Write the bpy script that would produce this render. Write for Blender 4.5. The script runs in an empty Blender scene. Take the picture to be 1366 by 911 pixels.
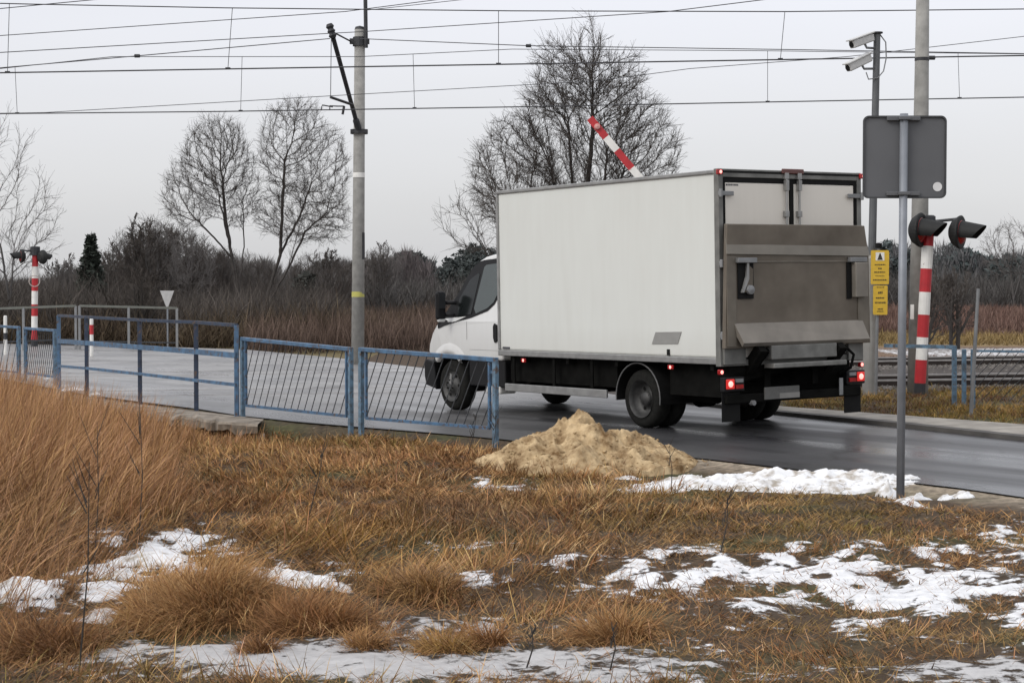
import bpy, bmesh, math, random
import numpy as np
from mathutils import Vector, Matrix
random.seed(7); rng = np.random.default_rng(11)
PI = math.pi
scene = bpy.context.scene
col = scene.collection

# ------------------------------------------------------------------ camera constants and placement helpers
F = 2308.8; PITCH = -0.0319; CH = 1.7253; ROLL = 0.0164
CAM = Vector((0, 0, CH))
VIEW = Vector((0, math.cos(PITCH), math.sin(PITCH)))
# the road and verge slope gently sideways: everything that stands on them is laid out on this tilted plane
TILT = Matrix.Translation(CAM) @ Matrix.Rotation(-ROLL, 4, VIEW) @ Matrix.Translation(-CAM)

def ray(px, py):
    u = (px-683)/F; v = -(py-455.5)/F
    c, s = math.cos(PITCH), math.sin(PITCH)
    return Vector((u, c - v*s, s + v*c))
def base_z(x, y=0):
    return ROLL*np.clip(x, -14, 12)
def G(px, py, off=0.0):
    """photo point -> point on the sloping ground plane (+off)"""
    r = ray(px, py)
    t = (off-CH)/(r.z-ROLL*r.x)
    p = CAM+r*t
    return Vector((p.x, p.y, ROLL*p.x+off))
def D(px, py, d):
    r = ray(px, py); t = d/r.y
    return CAM+r*t
def X(px, d): return D(px, 400, d).x
def proj(x, y, z):
    c, s = math.cos(PITCH), math.sin(PITCH)
    zz = z-CH
    dep = y*c+zz*s; up = -y*s+zz*c
    return 683+F*x/dep, 455.5-F*up/dep

# ------------------------------------------------------------------ value noise (numpy)
_perm = rng.random((256, 256))
def vnoise(x, y):
    xi = np.floor(x).astype(int); yi = np.floor(y).astype(int)
    fx = x-xi; fy = y-yi
    fx = fx*fx*(3-2*fx); fy = fy*fy*(3-2*fy)
    g = lambda a, b: _perm[a & 255, b & 255]
    return (g(xi, yi)*(1-fx)+g(xi+1, yi)*fx)*(1-fy)+(g(xi, yi+1)*(1-fx)+g(xi+1, yi+1)*fx)*fy
def fbm(x, y, o=4):
    x = np.asarray(x, float); y = np.asarray(y, float)
    s = 0; a = .5; t = 0
    for i in range(o):
        s = s+a*vnoise(x*2**i+17.3*i, y*2**i+9.1*i); t += a; a *= .5
    return s/t

# ------------------------------------------------------------------ materials
def nmat(name):
    m = bpy.data.materials.new(name); m.use_nodes = True
    nt = m.node_tree; b = nt.nodes['Principled BSDF']
    return m, nt, b
def N(nt, typ, **kw):
    n = nt.nodes.new(typ)
    for k, v in kw.items(): setattr(n, k, v)
    return n
def simple(name, c, rough=.6, metal=0, var=.12, scale=6, bump=0, spec=.5, coords='Object', dirt=None, coat=0):
    m, nt, b = nmat(name)
    tc = N(nt, 'ShaderNodeTexCoord'); no = N(nt, 'ShaderNodeTexNoise')
    no.inputs['Scale'].default_value = scale; no.inputs['Detail'].default_value = 5
    nt.links.new(tc.outputs[coords], no.inputs['Vector'])
    r = N(nt, 'ShaderNodeValToRGB')
    r.color_ramp.elements[0].position = .3; r.color_ramp.elements[1].position = .7
    d = dirt if dirt else tuple(v*(1-var) for v in c)
    r.color_ramp.elements[0].color = (*d, 1)
    r.color_ramp.elements[1].color = (*[min(1, v*(1+var)) for v in c], 1)
    nt.links.new(no.outputs['Fac'], r.inputs['Fac']); nt.links.new(r.outputs['Color'], b.inputs['Base Color'])
    b.inputs['Roughness'].default_value = rough; b.inputs['Metallic'].default_value = metal
    b.inputs['Specular IOR Level'].default_value = spec
    if coat: b.inputs['Coat Weight'].default_value = coat
    if bump:
        bp = N(nt, 'ShaderNodeBump'); bp.inputs['Strength'].default_value = bump; bp.inputs['Distance'].default_value = .01
        nt.links.new(no.outputs['Fac'], bp.inputs['Height']); nt.links.new(bp.outputs['Normal'], b.inputs['Normal'])
    return m
def rusty(m, thr=.60):
    nt = m.node_tree; b = nt.nodes['Principled BSDF']; src = b.inputs['Base Color'].links[0].from_socket
    tc = N(nt, 'ShaderNodeTexCoord'); no = N(nt, 'ShaderNodeTexNoise'); no.inputs['Scale'].default_value = 13; no.inputs['Detail'].default_value = 9; no.inputs['Roughness'].default_value = .7
    nt.links.new(tc.outputs['Object'], no.inputs['Vector']); mr = N(nt, 'ShaderNodeMapRange'); mr.inputs['From Min'].default_value = thr-.03; mr.inputs['From Max'].default_value = thr+.03
    nt.links.new(no.outputs['Fac'], mr.inputs['Value']); mx = N(nt, 'ShaderNodeMix', data_type='RGBA'); nt.links.new(mr.outputs[0], mx.inputs['Factor']); nt.links.new(src, mx.inputs['A']); mx.inputs['B'].default_value = (.085, .055, .04, 1)
    nt.links.new(mx.outputs['Result'], b.inputs['Base Color'])
def lit(name, c, s, base=None):
    m, nt, b = nmat(name)
    b.inputs['Base Color'].default_value = (*(base or c), 1); b.inputs['Emission Color'].default_value = (*c, 1)
    b.inputs['Emission Strength'].default_value = s; b.inputs['Roughness'].default_value = .25
    return m
def attr_mat(name, rough=.8, mul=1.0, spec=.2, trans=False):
    m, nt, b = nmat(name)
    a = N(nt, 'ShaderNodeAttribute', attribute_name='Col')
    nt.links.new(a.outputs['Color'], b.inputs['Base Color'])
    b.inputs['Roughness'].default_value = rough; b.inputs['Specular IOR Level'].default_value = spec
    return m
def painted(name, c, dirt, z0, z1, rough=.35, amount=.6):
    """white vehicle paint: road film that thickens towards the bottom, with streaks"""
    m, nt, b = nmat(name)
    tc = N(nt, 'ShaderNodeTexCoord'); sp = N(nt, 'ShaderNodeSeparateXYZ')
    nt.links.new(tc.outputs['Object'], sp.inputs[0])
    mr = N(nt, 'ShaderNodeMapRange'); mr.inputs['From Min'].default_value = z1; mr.inputs['From Max'].default_value = z0
    nt.links.new(sp.outputs['Z'], mr.inputs['Value'])
    mp = N(nt, 'ShaderNodeMapping'); mp.inputs['Scale'].default_value = (7, 7, .9)
    nt.links.new(tc.outputs['Object'], mp.inputs['Vector'])
    no = N(nt, 'ShaderNodeTexNoise'); no.inputs['Scale'].default_value = 1.3; no.inputs['Detail'].default_value = 7
    nt.links.new(mp.outputs[0], no.inputs['Vector'])
    n2 = N(nt, 'ShaderNodeTexNoise'); n2.inputs['Scale'].default_value = 1.1; n2.inputs['Detail'].default_value = 3
    nt.links.new(tc.outputs['Object'], n2.inputs['Vector'])
    ad = N(nt, 'ShaderNodeMath', operation='MULTIPLY'); nt.links.new(no.outputs['Fac'], ad.inputs[0]); nt.links.new(n2.outputs['Fac'], ad.inputs[1])
    a2 = N(nt, 'ShaderNodeMath', operation='MULTIPLY_ADD'); nt.links.new(mr.outputs[0], a2.inputs[0]); a2.inputs[1].default_value = .8
    nt.links.new(ad.outputs[0], a2.inputs[2])
    m2 = N(nt, 'ShaderNodeMath', operation='MULTIPLY', use_clamp=True); nt.links.new(a2.outputs[0], m2.inputs[0]); m2.inputs[1].default_value = amount
    mx = N(nt, 'ShaderNodeMix', data_type='RGBA'); mx.inputs['A'].default_value = (*c, 1); mx.inputs['B'].default_value = (*dirt, 1)
    nt.links.new(m2.outputs[0], mx.inputs['Factor']); nt.links.new(mx.outputs['Result'], b.inputs['Base Color'])
    b.inputs['Roughness'].default_value = rough
    return m

M = {}
M['box_white'] = painted('box white', (.64, .66, .635), (.40, .38, .34), .72, 1.2, .5, .40)
M['cab_white'] = painted('cab white', (.66, .67, .67), (.32, .30, .27), .6, 1.2, .25, .45)
M['door_cream'] = painted('door cream', (.74, .71, .65), (.45, .41, .35), 2.1, 3.2, .45, .35)
M['alu'] = simple('aluminium trim', (.30, .30, .295), .45, .6, .15, 9)
M['alu_dull'] = simple('dull aluminium', (.17, .17, .16), .6, .35, .3, 5)
M['lift'] = simple('weathered lift steel', (.140, .120, .096), .5, .3, .2, 2.2, dirt=(.090, .074, .056))
M['lift_light'] = simple('lift lip steel', (.205, .186, .16), .5, .3, .2, 3)
M['rubber'] = simple('black rubber', (.008, .008, .008), .7, 0, .2, 12, spec=.15)
M['tyre'] = simple('tyre', (.012, .012, .011), .9, 0, .3, 20, bump=.3, spec=.15)
M['rim'] = simple('steel rim', (.050, .050, .049), .55, .3, .3, 14)
M['black_plastic'] = simple('black plastic', (.008, .008, .009), .5, 0, .2, 10, spec=.22)
M['chassis'] = simple('dirty chassis', (.006, .006, .0055), .9, 0, .4, 7, spec=.08)
M['mud_guard'] = simple('grey mudguard', (.008, .008, .008), .7, 0, .2, 7, spec=.15)
M['plate'] = simple('plate', (.10, .10, .095), .5, 0, .1, 30)
M['sticker'] = simple('grey sticker', (.25, .25, .24), .4, 0, .05, 10)
M['dark_mark'] = simple('dark mark', (.05, .05, .06), .5)
M['red_lamp'] = lit('red lamp lit', (1, .05, .04), .42, (.35, .012, .012))
M['red_core'] = lit('red lamp bulb', (1, .30, .26), 2.0)
M['red_dark'] = simple('dark red lens', (.30, .010, .012), .2, 0, .2, 20)
M['glass'] = simple('tinted window glass', (.030, .042, .039), .06, 0, .1, 3, spec=.8)
M['blue'] = simple('blue fence paint', (.060, .135, .235), .5, 0, .25, 9, dirt=(.045, .075, .12))
M['blue_dark'] = simple('dark blue fence paint', (.018, .032, .062), .55, 0, .4, 9)
M['blue_pale'] = simple('worn pale blue paint', (.10, .18, .26), .6, 0, .3, 14, dirt=(.06, .085, .11))
M['bars'] = simple('rusty grey bars', (.05, .055, .062), .7, 0, .3, 15)
for k_ in ('blue', 'blue_dark', 'blue_pale'): rusty(M[k_], .585)
M['post_grey'] = simple('grey galvanised post', (.21, .225, .25), .5, .3, .12, 8)
M['concrete'] = simple('concrete mast', (.27, .265, .25), .9, 0, .18, 7, bump=.2)
M['slab'] = simple('crumbling concrete', (.22, .19, .155), .95, 0, .35, 5, bump=.8, dirt=(.085, .068, .05))
M['sign_back'] = simple('sign back grey', (.105, .108, .115), .6, .1, .12, 2)
M['sign_edge'] = simple('sign rim', (.05, .052, .055), .5, .1, .12, 4)
M['white'] = simple('white paint', (.72, .71, .68), .5, 0, .08, 8)
M['red'] = simple('red paint', (.42, .018, .025), .45, 0, .15, 8)
M['dark_steel'] = simple('dark steel', (.035, .036, .04), .6, .3, .25, 9)
M['galv'] = simple('galvanised steel', (.22, .225, .23), .5, .4, .15, 8)
M['signal_black'] = simple('signal black', (.006, .0065, .0065), .7, 0, .2, 10)
M['yellow'] = simple('yellow plate', (.62, .40, .035), .5, 0, .08, 20)
M['ink'] = simple('black print', (.03, .025, .015), .6)
M['wire'] = simple('copper wire aged', (.05, .05, .055), .6, .2)
M['rail'] = simple('rail steel', (.26, .245, .235), .45, .3, .2, 8)
M['rust'] = simple('dark rail side', (.018, .012, .010), .9, 0, .3, 8)  # near-black tone for the face below the rail head
M['sleeper'] = simple('sleeper', (.07, .055, .045), .95, 0, .3, 8)
M['bark'] = simple('bark', (.033, .029, .026), .95, 0, .25, 5)
M['bark_mid'] = simple('bark mid', (.050, .044, .040), .95, 0, .25, 5)
M['bark_grey'] = simple('bark grey', (.085, .08, .078), .95, 0, .2, 3)  # lighter bark for distant trees, haze put into the colour
M['twig_fine'] = simple('fine twigs', (.066, .056, .049), .95, 0, .25, 1.5)
M['twig_pale'] = simple('fine pale twigs', (.13, .12, .115), .95, 0, .2, 1.5)
M['camera_white'] = simple('camera housing', (.5, .5, .49), .4, 0, .1, 20)
M['blade'] = attr_mat('grass blades', .75)
M['twig'] = attr_mat('thicket twigs', .9, spec=.1)

for k_ in ('white', 'red', 'galv'): rusty(M[k_], .66)
def sand_mat():
    m, nt, b = nmat('damp sand')
    tc = N(nt, 'ShaderNodeTexCoord'); no = N(nt, 'ShaderNodeTexNoise'); no.inputs['Scale'].default_value = 5; no.inputs['Detail'].default_value = 9; no.inputs['Roughness'].default_value = .65
    nt.links.new(tc.outputs['Object'], no.inputs['Vector'])
    r = N(nt, 'ShaderNodeValToRGB'); e = r.color_ramp.elements
    e[0].position = .36; e[0].color = (.15, .09, .042, 1); e[1].position = .62; e[1].color = (.54, .41, .245, 1)
    nt.links.new(no.outputs['Fac'], r.inputs['Fac']); nt.links.new(r.outputs['Color'], b.inputs['Base Color'])
    bp = N(nt, 'ShaderNodeBump'); bp.inputs['Strength'].default_value = .8; bp.inputs['Distance'].default_value = .03
    nt.links.new(no.outputs['Fac'], bp.inputs['Height']); nt.links.new(bp.outputs['Normal'], b.inputs['Normal'])
    b.inputs['Roughness'].default_value = .95; b.inputs['Specular IOR Level'].default_value = .1
    return m
M['sand'] = sand_mat()
def snow_mat():
    m, nt, b = nmat('old snow')
    tc = N(nt, 'ShaderNodeTexCoord'); no = N(nt, 'ShaderNodeTexNoise'); no.inputs['Scale'].default_value = 9; no.inputs['Detail'].default_value = 8
    nt.links.new(tc.outputs['Object'], no.inputs['Vector'])
    r = N(nt, 'ShaderNodeValToRGB'); e = r.color_ramp.elements
    e[0].position = .34; e[0].color = (.36, .32, .27, 1); e[1].position = .52; e[1].color = (.74, .75, .765, 1)
    nt.links.new(no.outputs['Fac'], r.inputs['Fac']); nt.links.new(r.outputs['Color'], b.inputs['Base Color'])
    bp = N(nt, 'ShaderNodeBump'); bp.inputs['Strength'].default_value = .6; bp.inputs['Distance'].default_value = .02
    nt.links.new(no.outputs['Fac'], bp.inputs['Height']); nt.links.new(bp.outputs['Normal'], b.inputs['Normal'])
    b.inputs['Roughness'].default_value = .7; b.inputs['Subsurface Weight'].default_value = 0
    return m
M['snow'] = snow_mat()

def road_mat():
    m, nt, b = nmat('wet asphalt')
    geo = N(nt, 'ShaderNodeNewGeometry'); sp = N(nt, 'ShaderNodeSeparateXYZ'); nt.links.new(geo.outputs['Position'], sp.inputs[0])
    def noise(sc, det=6, vec=None):
        n = N(nt, 'ShaderNodeTexNoise'); n.inputs['Scale'].default_value = sc; n.inputs['Detail'].default_value = det
        nt.links.new(vec or geo.outputs['Position'], n.inputs['Vector']); return n
    # streaky lanes paler with distance, asphalt darker at the near end
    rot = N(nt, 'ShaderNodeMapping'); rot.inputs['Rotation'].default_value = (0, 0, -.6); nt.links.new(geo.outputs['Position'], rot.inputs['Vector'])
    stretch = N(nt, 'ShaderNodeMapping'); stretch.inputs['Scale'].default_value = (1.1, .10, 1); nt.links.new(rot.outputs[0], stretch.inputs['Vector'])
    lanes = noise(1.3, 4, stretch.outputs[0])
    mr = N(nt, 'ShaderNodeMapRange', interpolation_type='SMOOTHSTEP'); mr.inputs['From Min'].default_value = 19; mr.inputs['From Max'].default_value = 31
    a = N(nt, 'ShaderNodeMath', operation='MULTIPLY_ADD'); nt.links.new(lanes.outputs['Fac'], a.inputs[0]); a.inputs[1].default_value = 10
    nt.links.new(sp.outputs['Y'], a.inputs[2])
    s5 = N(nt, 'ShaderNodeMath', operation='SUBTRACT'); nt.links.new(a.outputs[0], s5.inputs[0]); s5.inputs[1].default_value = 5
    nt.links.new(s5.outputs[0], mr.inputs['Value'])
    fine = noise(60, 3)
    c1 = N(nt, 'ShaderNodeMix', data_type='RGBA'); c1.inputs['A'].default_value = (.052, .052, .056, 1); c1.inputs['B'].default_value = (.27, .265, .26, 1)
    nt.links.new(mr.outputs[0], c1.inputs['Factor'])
    c2 = N(nt, 'ShaderNodeMix', data_type='RGBA', blend_type='MULTIPLY'); c2.inputs['Factor'].default_value = .55
    fr = N(nt, 'ShaderNodeValToRGB'); fr.color_ramp.elements[0].position = .3; fr.color_ramp.elements[0].color = (.45, .45, .45, 1); fr.color_ramp.elements[1].position = .7
    nt.links.new(fine.outputs['Fac'], fr.inputs['Fac'])
    nt.links.new(c1.outputs['Result'], c2.inputs['A']); nt.links.new(fr.outputs['Color'], c2.inputs['B'])
    vo = N(nt, 'ShaderNodeTexVoronoi', feature='DISTANCE_TO_EDGE'); vo.inputs['Scale'].default_value = .45
    wv = noise(1.2, 3); wm = N(nt, 'ShaderNodeVectorMath', operation='ADD'); nt.links.new(geo.outputs['Position'], wm.inputs[0]); nt.links.new(wv.outputs['Color'], wm.inputs[1]); nt.links.new(wm.outputs[0], vo.inputs['Vector'])
    cr_ = N(nt, 'ShaderNodeMapRange'); cr_.inputs['From Max'].default_value = .012; cr_.inputs['To Min'].default_value = .35; nt.links.new(vo.outputs['Distance'], cr_.inputs['Value'])
    pt = noise(.5, 5); pr = N(nt, 'ShaderNodeValToRGB'); pr.color_ramp.elements[0].position = .42; pr.color_ramp.elements[0].color = (.62, .62, .64, 1); pr.color_ramp.elements[1].position = .56; nt.links.new(pt.outputs['Fac'], pr.inputs['Fac'])
    c3 = N(nt, 'ShaderNodeMix', data_type='RGBA', blend_type='MULTIPLY'); c3.inputs['Factor'].default_value = 1; nt.links.new(c2.outputs['Result'], c3.inputs['A']); nt.links.new(cr_.outputs[0], c3.inputs['B'])
    c4 = N(nt, 'ShaderNodeMix', data_type='RGBA', blend_type='MULTIPLY'); c4.inputs['Factor'].default_value = .8; nt.links.new(c3.outputs['Result'], c4.inputs['A']); nt.links.new(pr.outputs['Color'], c4.inputs['B'])
    nt.links.new(c4.outputs['Result'], b.inputs['Base Color'])
    rr = N(nt, 'ShaderNodeMapRange'); rr.inputs['From Min'].default_value = .35; rr.inputs['From Max'].default_value = .65
    rr.inputs['To Min'].default_value = .24; rr.inputs['To Max'].default_value = .55
    nt.links.new(lanes.outputs['Fac'], rr.inputs['Value']); nt.links.new(rr.outputs[0], b.inputs['Roughness'])
    bp = N(nt, 'ShaderNodeBump'); bp.inputs['Strength'].default_value = .25; bp.inputs['Distance'].default_value = .006
    nt.links.new(fine.outputs['Fac'], bp.inputs['Height']); nt.links.new(bp.outputs['Normal'], b.inputs['Normal'])
    return m
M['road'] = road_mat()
M['pavement'] = simple('pavement concrete', (.27, .25, .22), .85, 0, .35, 3.5, bump=.2)
M['kerb'] = simple('kerb', (.07, .066, .062), .8, 0, .3, 3)

def ground_mat():
    m, nt, b = nmat('verge ground')
    a = N(nt, 'ShaderNodeAttribute', attribute_name='Col'); sn = N(nt, 'ShaderNodeAttribute', attribute_name='snow')
    geo = N(nt, 'ShaderNodeNewGeometry')
    n1 = N(nt, 'ShaderNodeTexNoise'); n1.inputs['Scale'].default_value = 11; n1.inputs['Detail'].default_value = 9; n1.inputs['Roughness'].default_value = .65
    nt.links.new(geo.outputs['Position'], n1.inputs['Vector'])
    n2 = N(nt, 'ShaderNodeTexNoise'); n2.inputs['Scale'].default_value = 38; n2.inputs['Detail'].default_value = 5
    nt.links.new(geo.outputs['Position'], n2.inputs['Vector'])
    r = N(nt, 'ShaderNodeValToRGB'); r.color_ramp.elements[0].position = .3; r.color_ramp.elements[0].color = (.35, .35, .35, 1)
    r.color_ramp.elements[1].position = .7; r.color_ramp.elements[1].color = (1.5, 1.5, 1.5, 1)
    nt.links.new(n1.outputs['Fac'], r.inputs['Fac'])
    mu = N(nt, 'ShaderNodeMix', data_type='RGBA', blend_type='MULTIPLY'); mu.inputs['Factor'].default_value = 1
    nt.links.new(a.outputs['Color'], mu.inputs['A']); nt.links.new(r.outputs['Color'], mu.inputs['B'])
    # snow: attribute + fine breakup
    s1 = N(nt, 'ShaderNodeMath', operation='MULTIPLY_ADD'); nt.links.new(n1.outputs['Fac'], s1.inputs[0]); s1.inputs[1].default_value = 2.7
    nt.links.new(sn.outputs['Fac'], s1.inputs[2])
    s2 = N(nt, 'ShaderNodeMath', operation='MULTIPLY_ADD'); nt.links.new(n2.outputs['Fac'], s2.inputs[0]); s2.inputs[1].default_value = .35
    nt.links.new(s1.outputs[0], s2.inputs[2])
    mr = N(nt, 'ShaderNodeMapRange', interpolation_type='SMOOTHSTEP'); mr.inputs['From Min'].default_value = 1.93; mr.inputs['From Max'].default_value = 2.24
    nt.links.new(s2.outputs[0], mr.inputs['Value'])
    ice = N(nt, 'ShaderNodeAttribute', attribute_name='ice')
    sc = N(nt, 'ShaderNodeMix', data_type='RGBA'); sc.inputs['A'].default_value = (.74, .75, .77, 1); sc.inputs['B'].default_value = (.40, .39, .385, 1)
    nt.links.new(ice.outputs['Fac'], sc.inputs['Factor'])
    sm = N(nt, 'ShaderNodeMix', data_type='RGBA', blend_type='MULTIPLY'); sm.inputs['Factor'].default_value = .35
    nt.links.new(sc.outputs['Result'], sm.inputs['A']); nt.links.new(r.outputs['Color'], sm.inputs['B'])
    mx = N(nt, 'ShaderNodeMix', data_type='RGBA')
    nt.links.new(mr.outputs[0], mx.inputs['Factor']); nt.links.new(mu.outputs['Result'], mx.inputs['A']); nt.links.new(sm.outputs['Result'], mx.inputs['B'])
    nt.links.new(mx.outputs['Result'], b.inputs['Base Color'])
    ro = N(nt, 'ShaderNodeMapRange'); ro.inputs['To Min'].default_value = .9; ro.inputs['To Max'].default_value = .35
    im = N(nt, 'ShaderNodeMath', operation='MULTIPLY'); nt.links.new(ice.outputs['Fac'], im.inputs[0]); nt.links.new(mr.outputs[0], im.inputs[1])
    nt.links.new(im.outputs[0], ro.inputs['Value']); nt.links.new(ro.outputs[0], b.inputs['Roughness'])
    hs = N(nt, 'ShaderNodeMath', operation='MULTIPLY_ADD'); nt.links.new(mr.outputs[0], hs.inputs[0]); hs.inputs[1].default_value = .8
    nt.links.new(n1.outputs['Fac'], hs.inputs[2])
    bp = N(nt, 'ShaderNodeBump'); bp.inputs['Strength'].default_value = .7; bp.inputs['Distance'].default_value = .03
    nt.links.new(hs.outputs[0], bp.inputs['Height']); nt.links.new(bp.outputs['Normal'], b.inputs['Normal'])
    b.inputs['Specular IOR Level'].default_value = .3
    return m
M['ground'] = ground_mat()

# ------------------------------------------------------------------ mesh building
class MB:
    def __init__(s): s.v = []; s.f = []
    def add(s, vs, fs):
        o = len(s.v); s.v += [tuple(v) for v in vs]; s.f += [tuple(i+o for i in f) for f in fs]; return s
    def box(s, x0, x1, y0, y1, z0, z1):
        return s.add([(x0,y0,z0),(x1,y0,z0),(x1,y1,z0),(x0,y1,z0),(x0,y0,z1),(x1,y0,z1),(x1,y1,z1),(x0,y1,z1)],
                     [(0,3,2,1),(4,5,6,7),(0,1,5,4),(1,2,6,5),(2,3,7,6),(3,0,4,7)])
    def beam(s, a, b, w, h, up=(0,0,1)):
        a = Vector(a); b = Vector(b); d = (b-a).normalized(); u = Vector(up)
        if abs(d.dot(u)) > .99: u = Vector((0, 1, 0))
        r = d.cross(u).normalized(); u = r.cross(d).normalized()
        c = [(-1,-1),(1,-1),(1,1),(-1,1)]
        vs = [p+r*(i*w/2)+u*(j*h/2) for p in (a, b) for i, j in c]
        return s.add(vs, [(0,1,2,3),(7,6,5,4),(0,4,5,1),(1,5,6,2),(2,6,7,3),(3,7,4,0)])
    def tube(s, pts, rad, n=8, cap=True):
        pts = [Vector(p) for p in pts]
        if not hasattr(rad, '__len__'): rad = [rad]*len(pts)
        rings = []
        ref = None
        for i, p in enumerate(pts):
            d = (pts[min(i+1, len(pts)-1)]-pts[max(i-1, 0)]).normalized()
            if ref is None: ref = Vector((0,0,1)) if abs(d.z) < .9 else Vector((1,0,0))
            r = d.cross(ref).normalized(); u = r.cross(d).normalized(); ref = u
            rings.append([p+(r*math.cos(2*PI*k/n)+u*math.sin(2*PI*k/n))*rad[i] for k in range(n)])
        vs = [v for r in rings for v in r]; fs = []
        for i in range(len(pts)-1):
            for k in range(n):
                k2 = (k+1) % n; fs.append((i*n+k, i*n+k2, (i+1)*n+k2, (i+1)*n+k))
        if cap: fs += [tuple(reversed(range(n))), tuple(range((len(pts)-1)*n, len(pts)*n))]
        return s.add(vs, fs)
    def lathe(s, prof, c, axis, n=24, a0=0, a1=2*PI, ref=(0,0,1), closed=True):
        """prof: (distance along axis, radius)"""
        c = Vector(c); ax = Vector(axis).normalized(); rf = Vector(ref)
        if abs(ax.dot(rf)) > .95: rf = Vector((1,0,0))
        r = ax.cross(rf).normalized(); u = r.cross(ax).normalized()
        full = abs(a1-a0-2*PI) < 1e-6; m = n if full else n+1
        vs = []
        for d, rad in prof:
            for k in range(m):
                a = a0+(a1-a0)*k/n; vs.append(c+ax*d+(r*math.cos(a)+u*math.sin(a))*rad)
        fs = []
        for i in range(len(prof)-1):
            for k in range(n):
                k2 = (k+1) % m if full else k+1
                fs.append((i*m+k, i*m+k2, (i+1)*m+k2, (i+1)*m+k))
        return s.add(vs, fs)
    def prism(s, poly, a, b, fn):
        """poly of 2D points; fn(u, v, t) -> 3D"""
        n = len(poly)
        vs = [fn(u, v, a) for u, v in poly]+[fn(u, v, b) for u, v in poly]
        return s.add(vs, [tuple(reversed(range(n))), tuple(range(n, 2*n))]+[(i, (i+1) % n, n+(i+1) % n, n+i) for i in range(n)])
    def build(s, name, mat, parent=None, smooth=False, bevel=0, seg=2):
        me = bpy.data.meshes.new(name); me.from_pydata(s.v, [], s.f); me.update()
        bm = bmesh.new(); bm.from_mesh(me); bmesh.ops.recalc_face_normals(bm, faces=bm.faces); bm.to_mesh(me); bm.free()
        me.materials.append(mat)
        if smooth: me.shade_smooth()
        o = bpy.data.objects.new(name, me); col.objects.link(o)
        if parent: o.parent = parent
        if bevel:
            md = o.modifiers.new('bevel', 'BEVEL'); md.width = bevel; md.segments = seg; md.limit_method = 'ANGLE'; md.angle_limit = .6
            md.harden_normals = False
        return o
def tag(o, label=None, cat=None, group=None, kind=None):
    if label: o['label'] = label
    if cat: o['category'] = cat
    if group: o['group'] = group
    if kind: o['kind'] = kind
    return o
def thing(name, label, cat, loc=(0,0,0), rotz=0, group=None):
    o = bpy.data.objects.new(name, None); col.objects.link(o); o.location = loc; o.rotation_euler = (0, 0, rotz)
    o.empty_display_size = .2
    return tag(o, label, cat, group)
def npmesh(name, V, faces_flat, counts, mat, colr=None, parent=None, smooth=False, extra=None):
    me = bpy.data.meshes.new(name)
    me.vertices.add(len(V)); me.vertices.foreach_set('co', V.astype(np.float32).ravel())
    me.loops.add(len(faces_flat)); me.loops.foreach_set('vertex_index', faces_flat.astype(np.int32))
    me.polygons.add(len(counts)); st = np.concatenate([[0], np.cumsum(counts)[:-1]])
    me.polygons.foreach_set('loop_start', st.astype(np.int32)); me.polygons.foreach_set('loop_total', counts.astype(np.int32))
    me.update(calc_edges=True)
    if colr is not None:
        a = me.color_attributes.new('Col', 'FLOAT_COLOR', 'POINT')
        a.data.foreach_set('color', np.hstack([colr, np.ones((len(V), 1))]).astype(np.float32).ravel())
    for k, v in (extra or {}).items():
        a = me.attributes.new(k, 'FLOAT', 'POINT'); a.data.foreach_set('value', v.astype(np.float32))
    me.materials.append(mat)
    if smooth: me.shade_smooth()
    o = bpy.data.objects.new(name, me); col.objects.link(o)
    if parent: o.parent = parent
    return o

# ------------------------------------------------------------------ camera, light, world
cam = bpy.data.cameras.new('camera'); co = bpy.data.objects.new('camera', cam); col.objects.link(co)
cam.sensor_width = 36; cam.lens = F*36/1366; cam.clip_end = 5000; cam.clip_start = .1
co.location = CAM; co.rotation_euler = (PI/2+PITCH, 0, 0)
scene.camera = co
scene.view_settings.view_transform = 'Standard'; scene.view_settings.look = 'None'; scene.view_settings.exposure = 0
SUN_EL, SUN_AZ = math.radians(38), math.radians(232)   # behind the camera to the left
sd = bpy.data.lights.new('sun', 'SUN'); sd.energy = .95; sd.angle = math.radians(25); sd.color = (1, .96, .9)
so = bpy.data.objects.new('sun', sd); col.objects.link(so)
sv = Vector((math.sin(SUN_AZ)*math.cos(SUN_EL), math.cos(SUN_AZ)*math.cos(SUN_EL), math.sin(SUN_EL)))
so.rotation_euler = (-sv).to_track_quat('-Z', 'Y').to_euler()
w = bpy.data.worlds.new('World'); scene.world = w; w.use_nodes = True; nt = w.node_tree; nt.nodes.clear()
out = N(nt, 'ShaderNodeOutputWorld'); sky = N(nt, 'ShaderNodeTexSky', sky_type='NISHITA'); sky.sun_disc = False
sky.sun_elevation = SUN_EL; sky.sun_rotation = SUN_AZ; sky.dust_density = 4
b1 = N(nt, 'ShaderNodeBackground'); b1.inputs['Strength'].default_value = .05; 
hsv = N(nt, 'ShaderNodeHueSaturation'); hsv.inputs['Saturation'].default_value = .35
nt.links.new(sky.outputs[0], hsv.inputs['Color']); nt.links.new(hsv.outputs[0], b1.inputs['Color'])
tc = N(nt, 'ShaderNodeTexCoord'); sp = N(nt, 'ShaderNodeSeparateXYZ'); nt.links.new(tc.outputs['Generated'], sp.inputs[0])
cr = N(nt, 'ShaderNodeValToRGB'); e = cr.color_ramp.elements
e[0].position = 0; e[0].color = (.62, .622, .635, 1); e[1].position = 1; e[1].color = (1.0, 1.0, 1.04, 1)
for p, c in ((.045, (.635, .637, .648)), (.10, (.66, .662, .69)), (.17, (.70, .705, .76)), (.45, (.86, .865, .90))):
    n_ = e.new(p); n_.color = (*c, 1)
cn = N(nt, 'ShaderNodeTexNoise'); cn.inputs['Scale'].default_value = 2.2; cn.inputs['Detail'].default_value = 4
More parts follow.
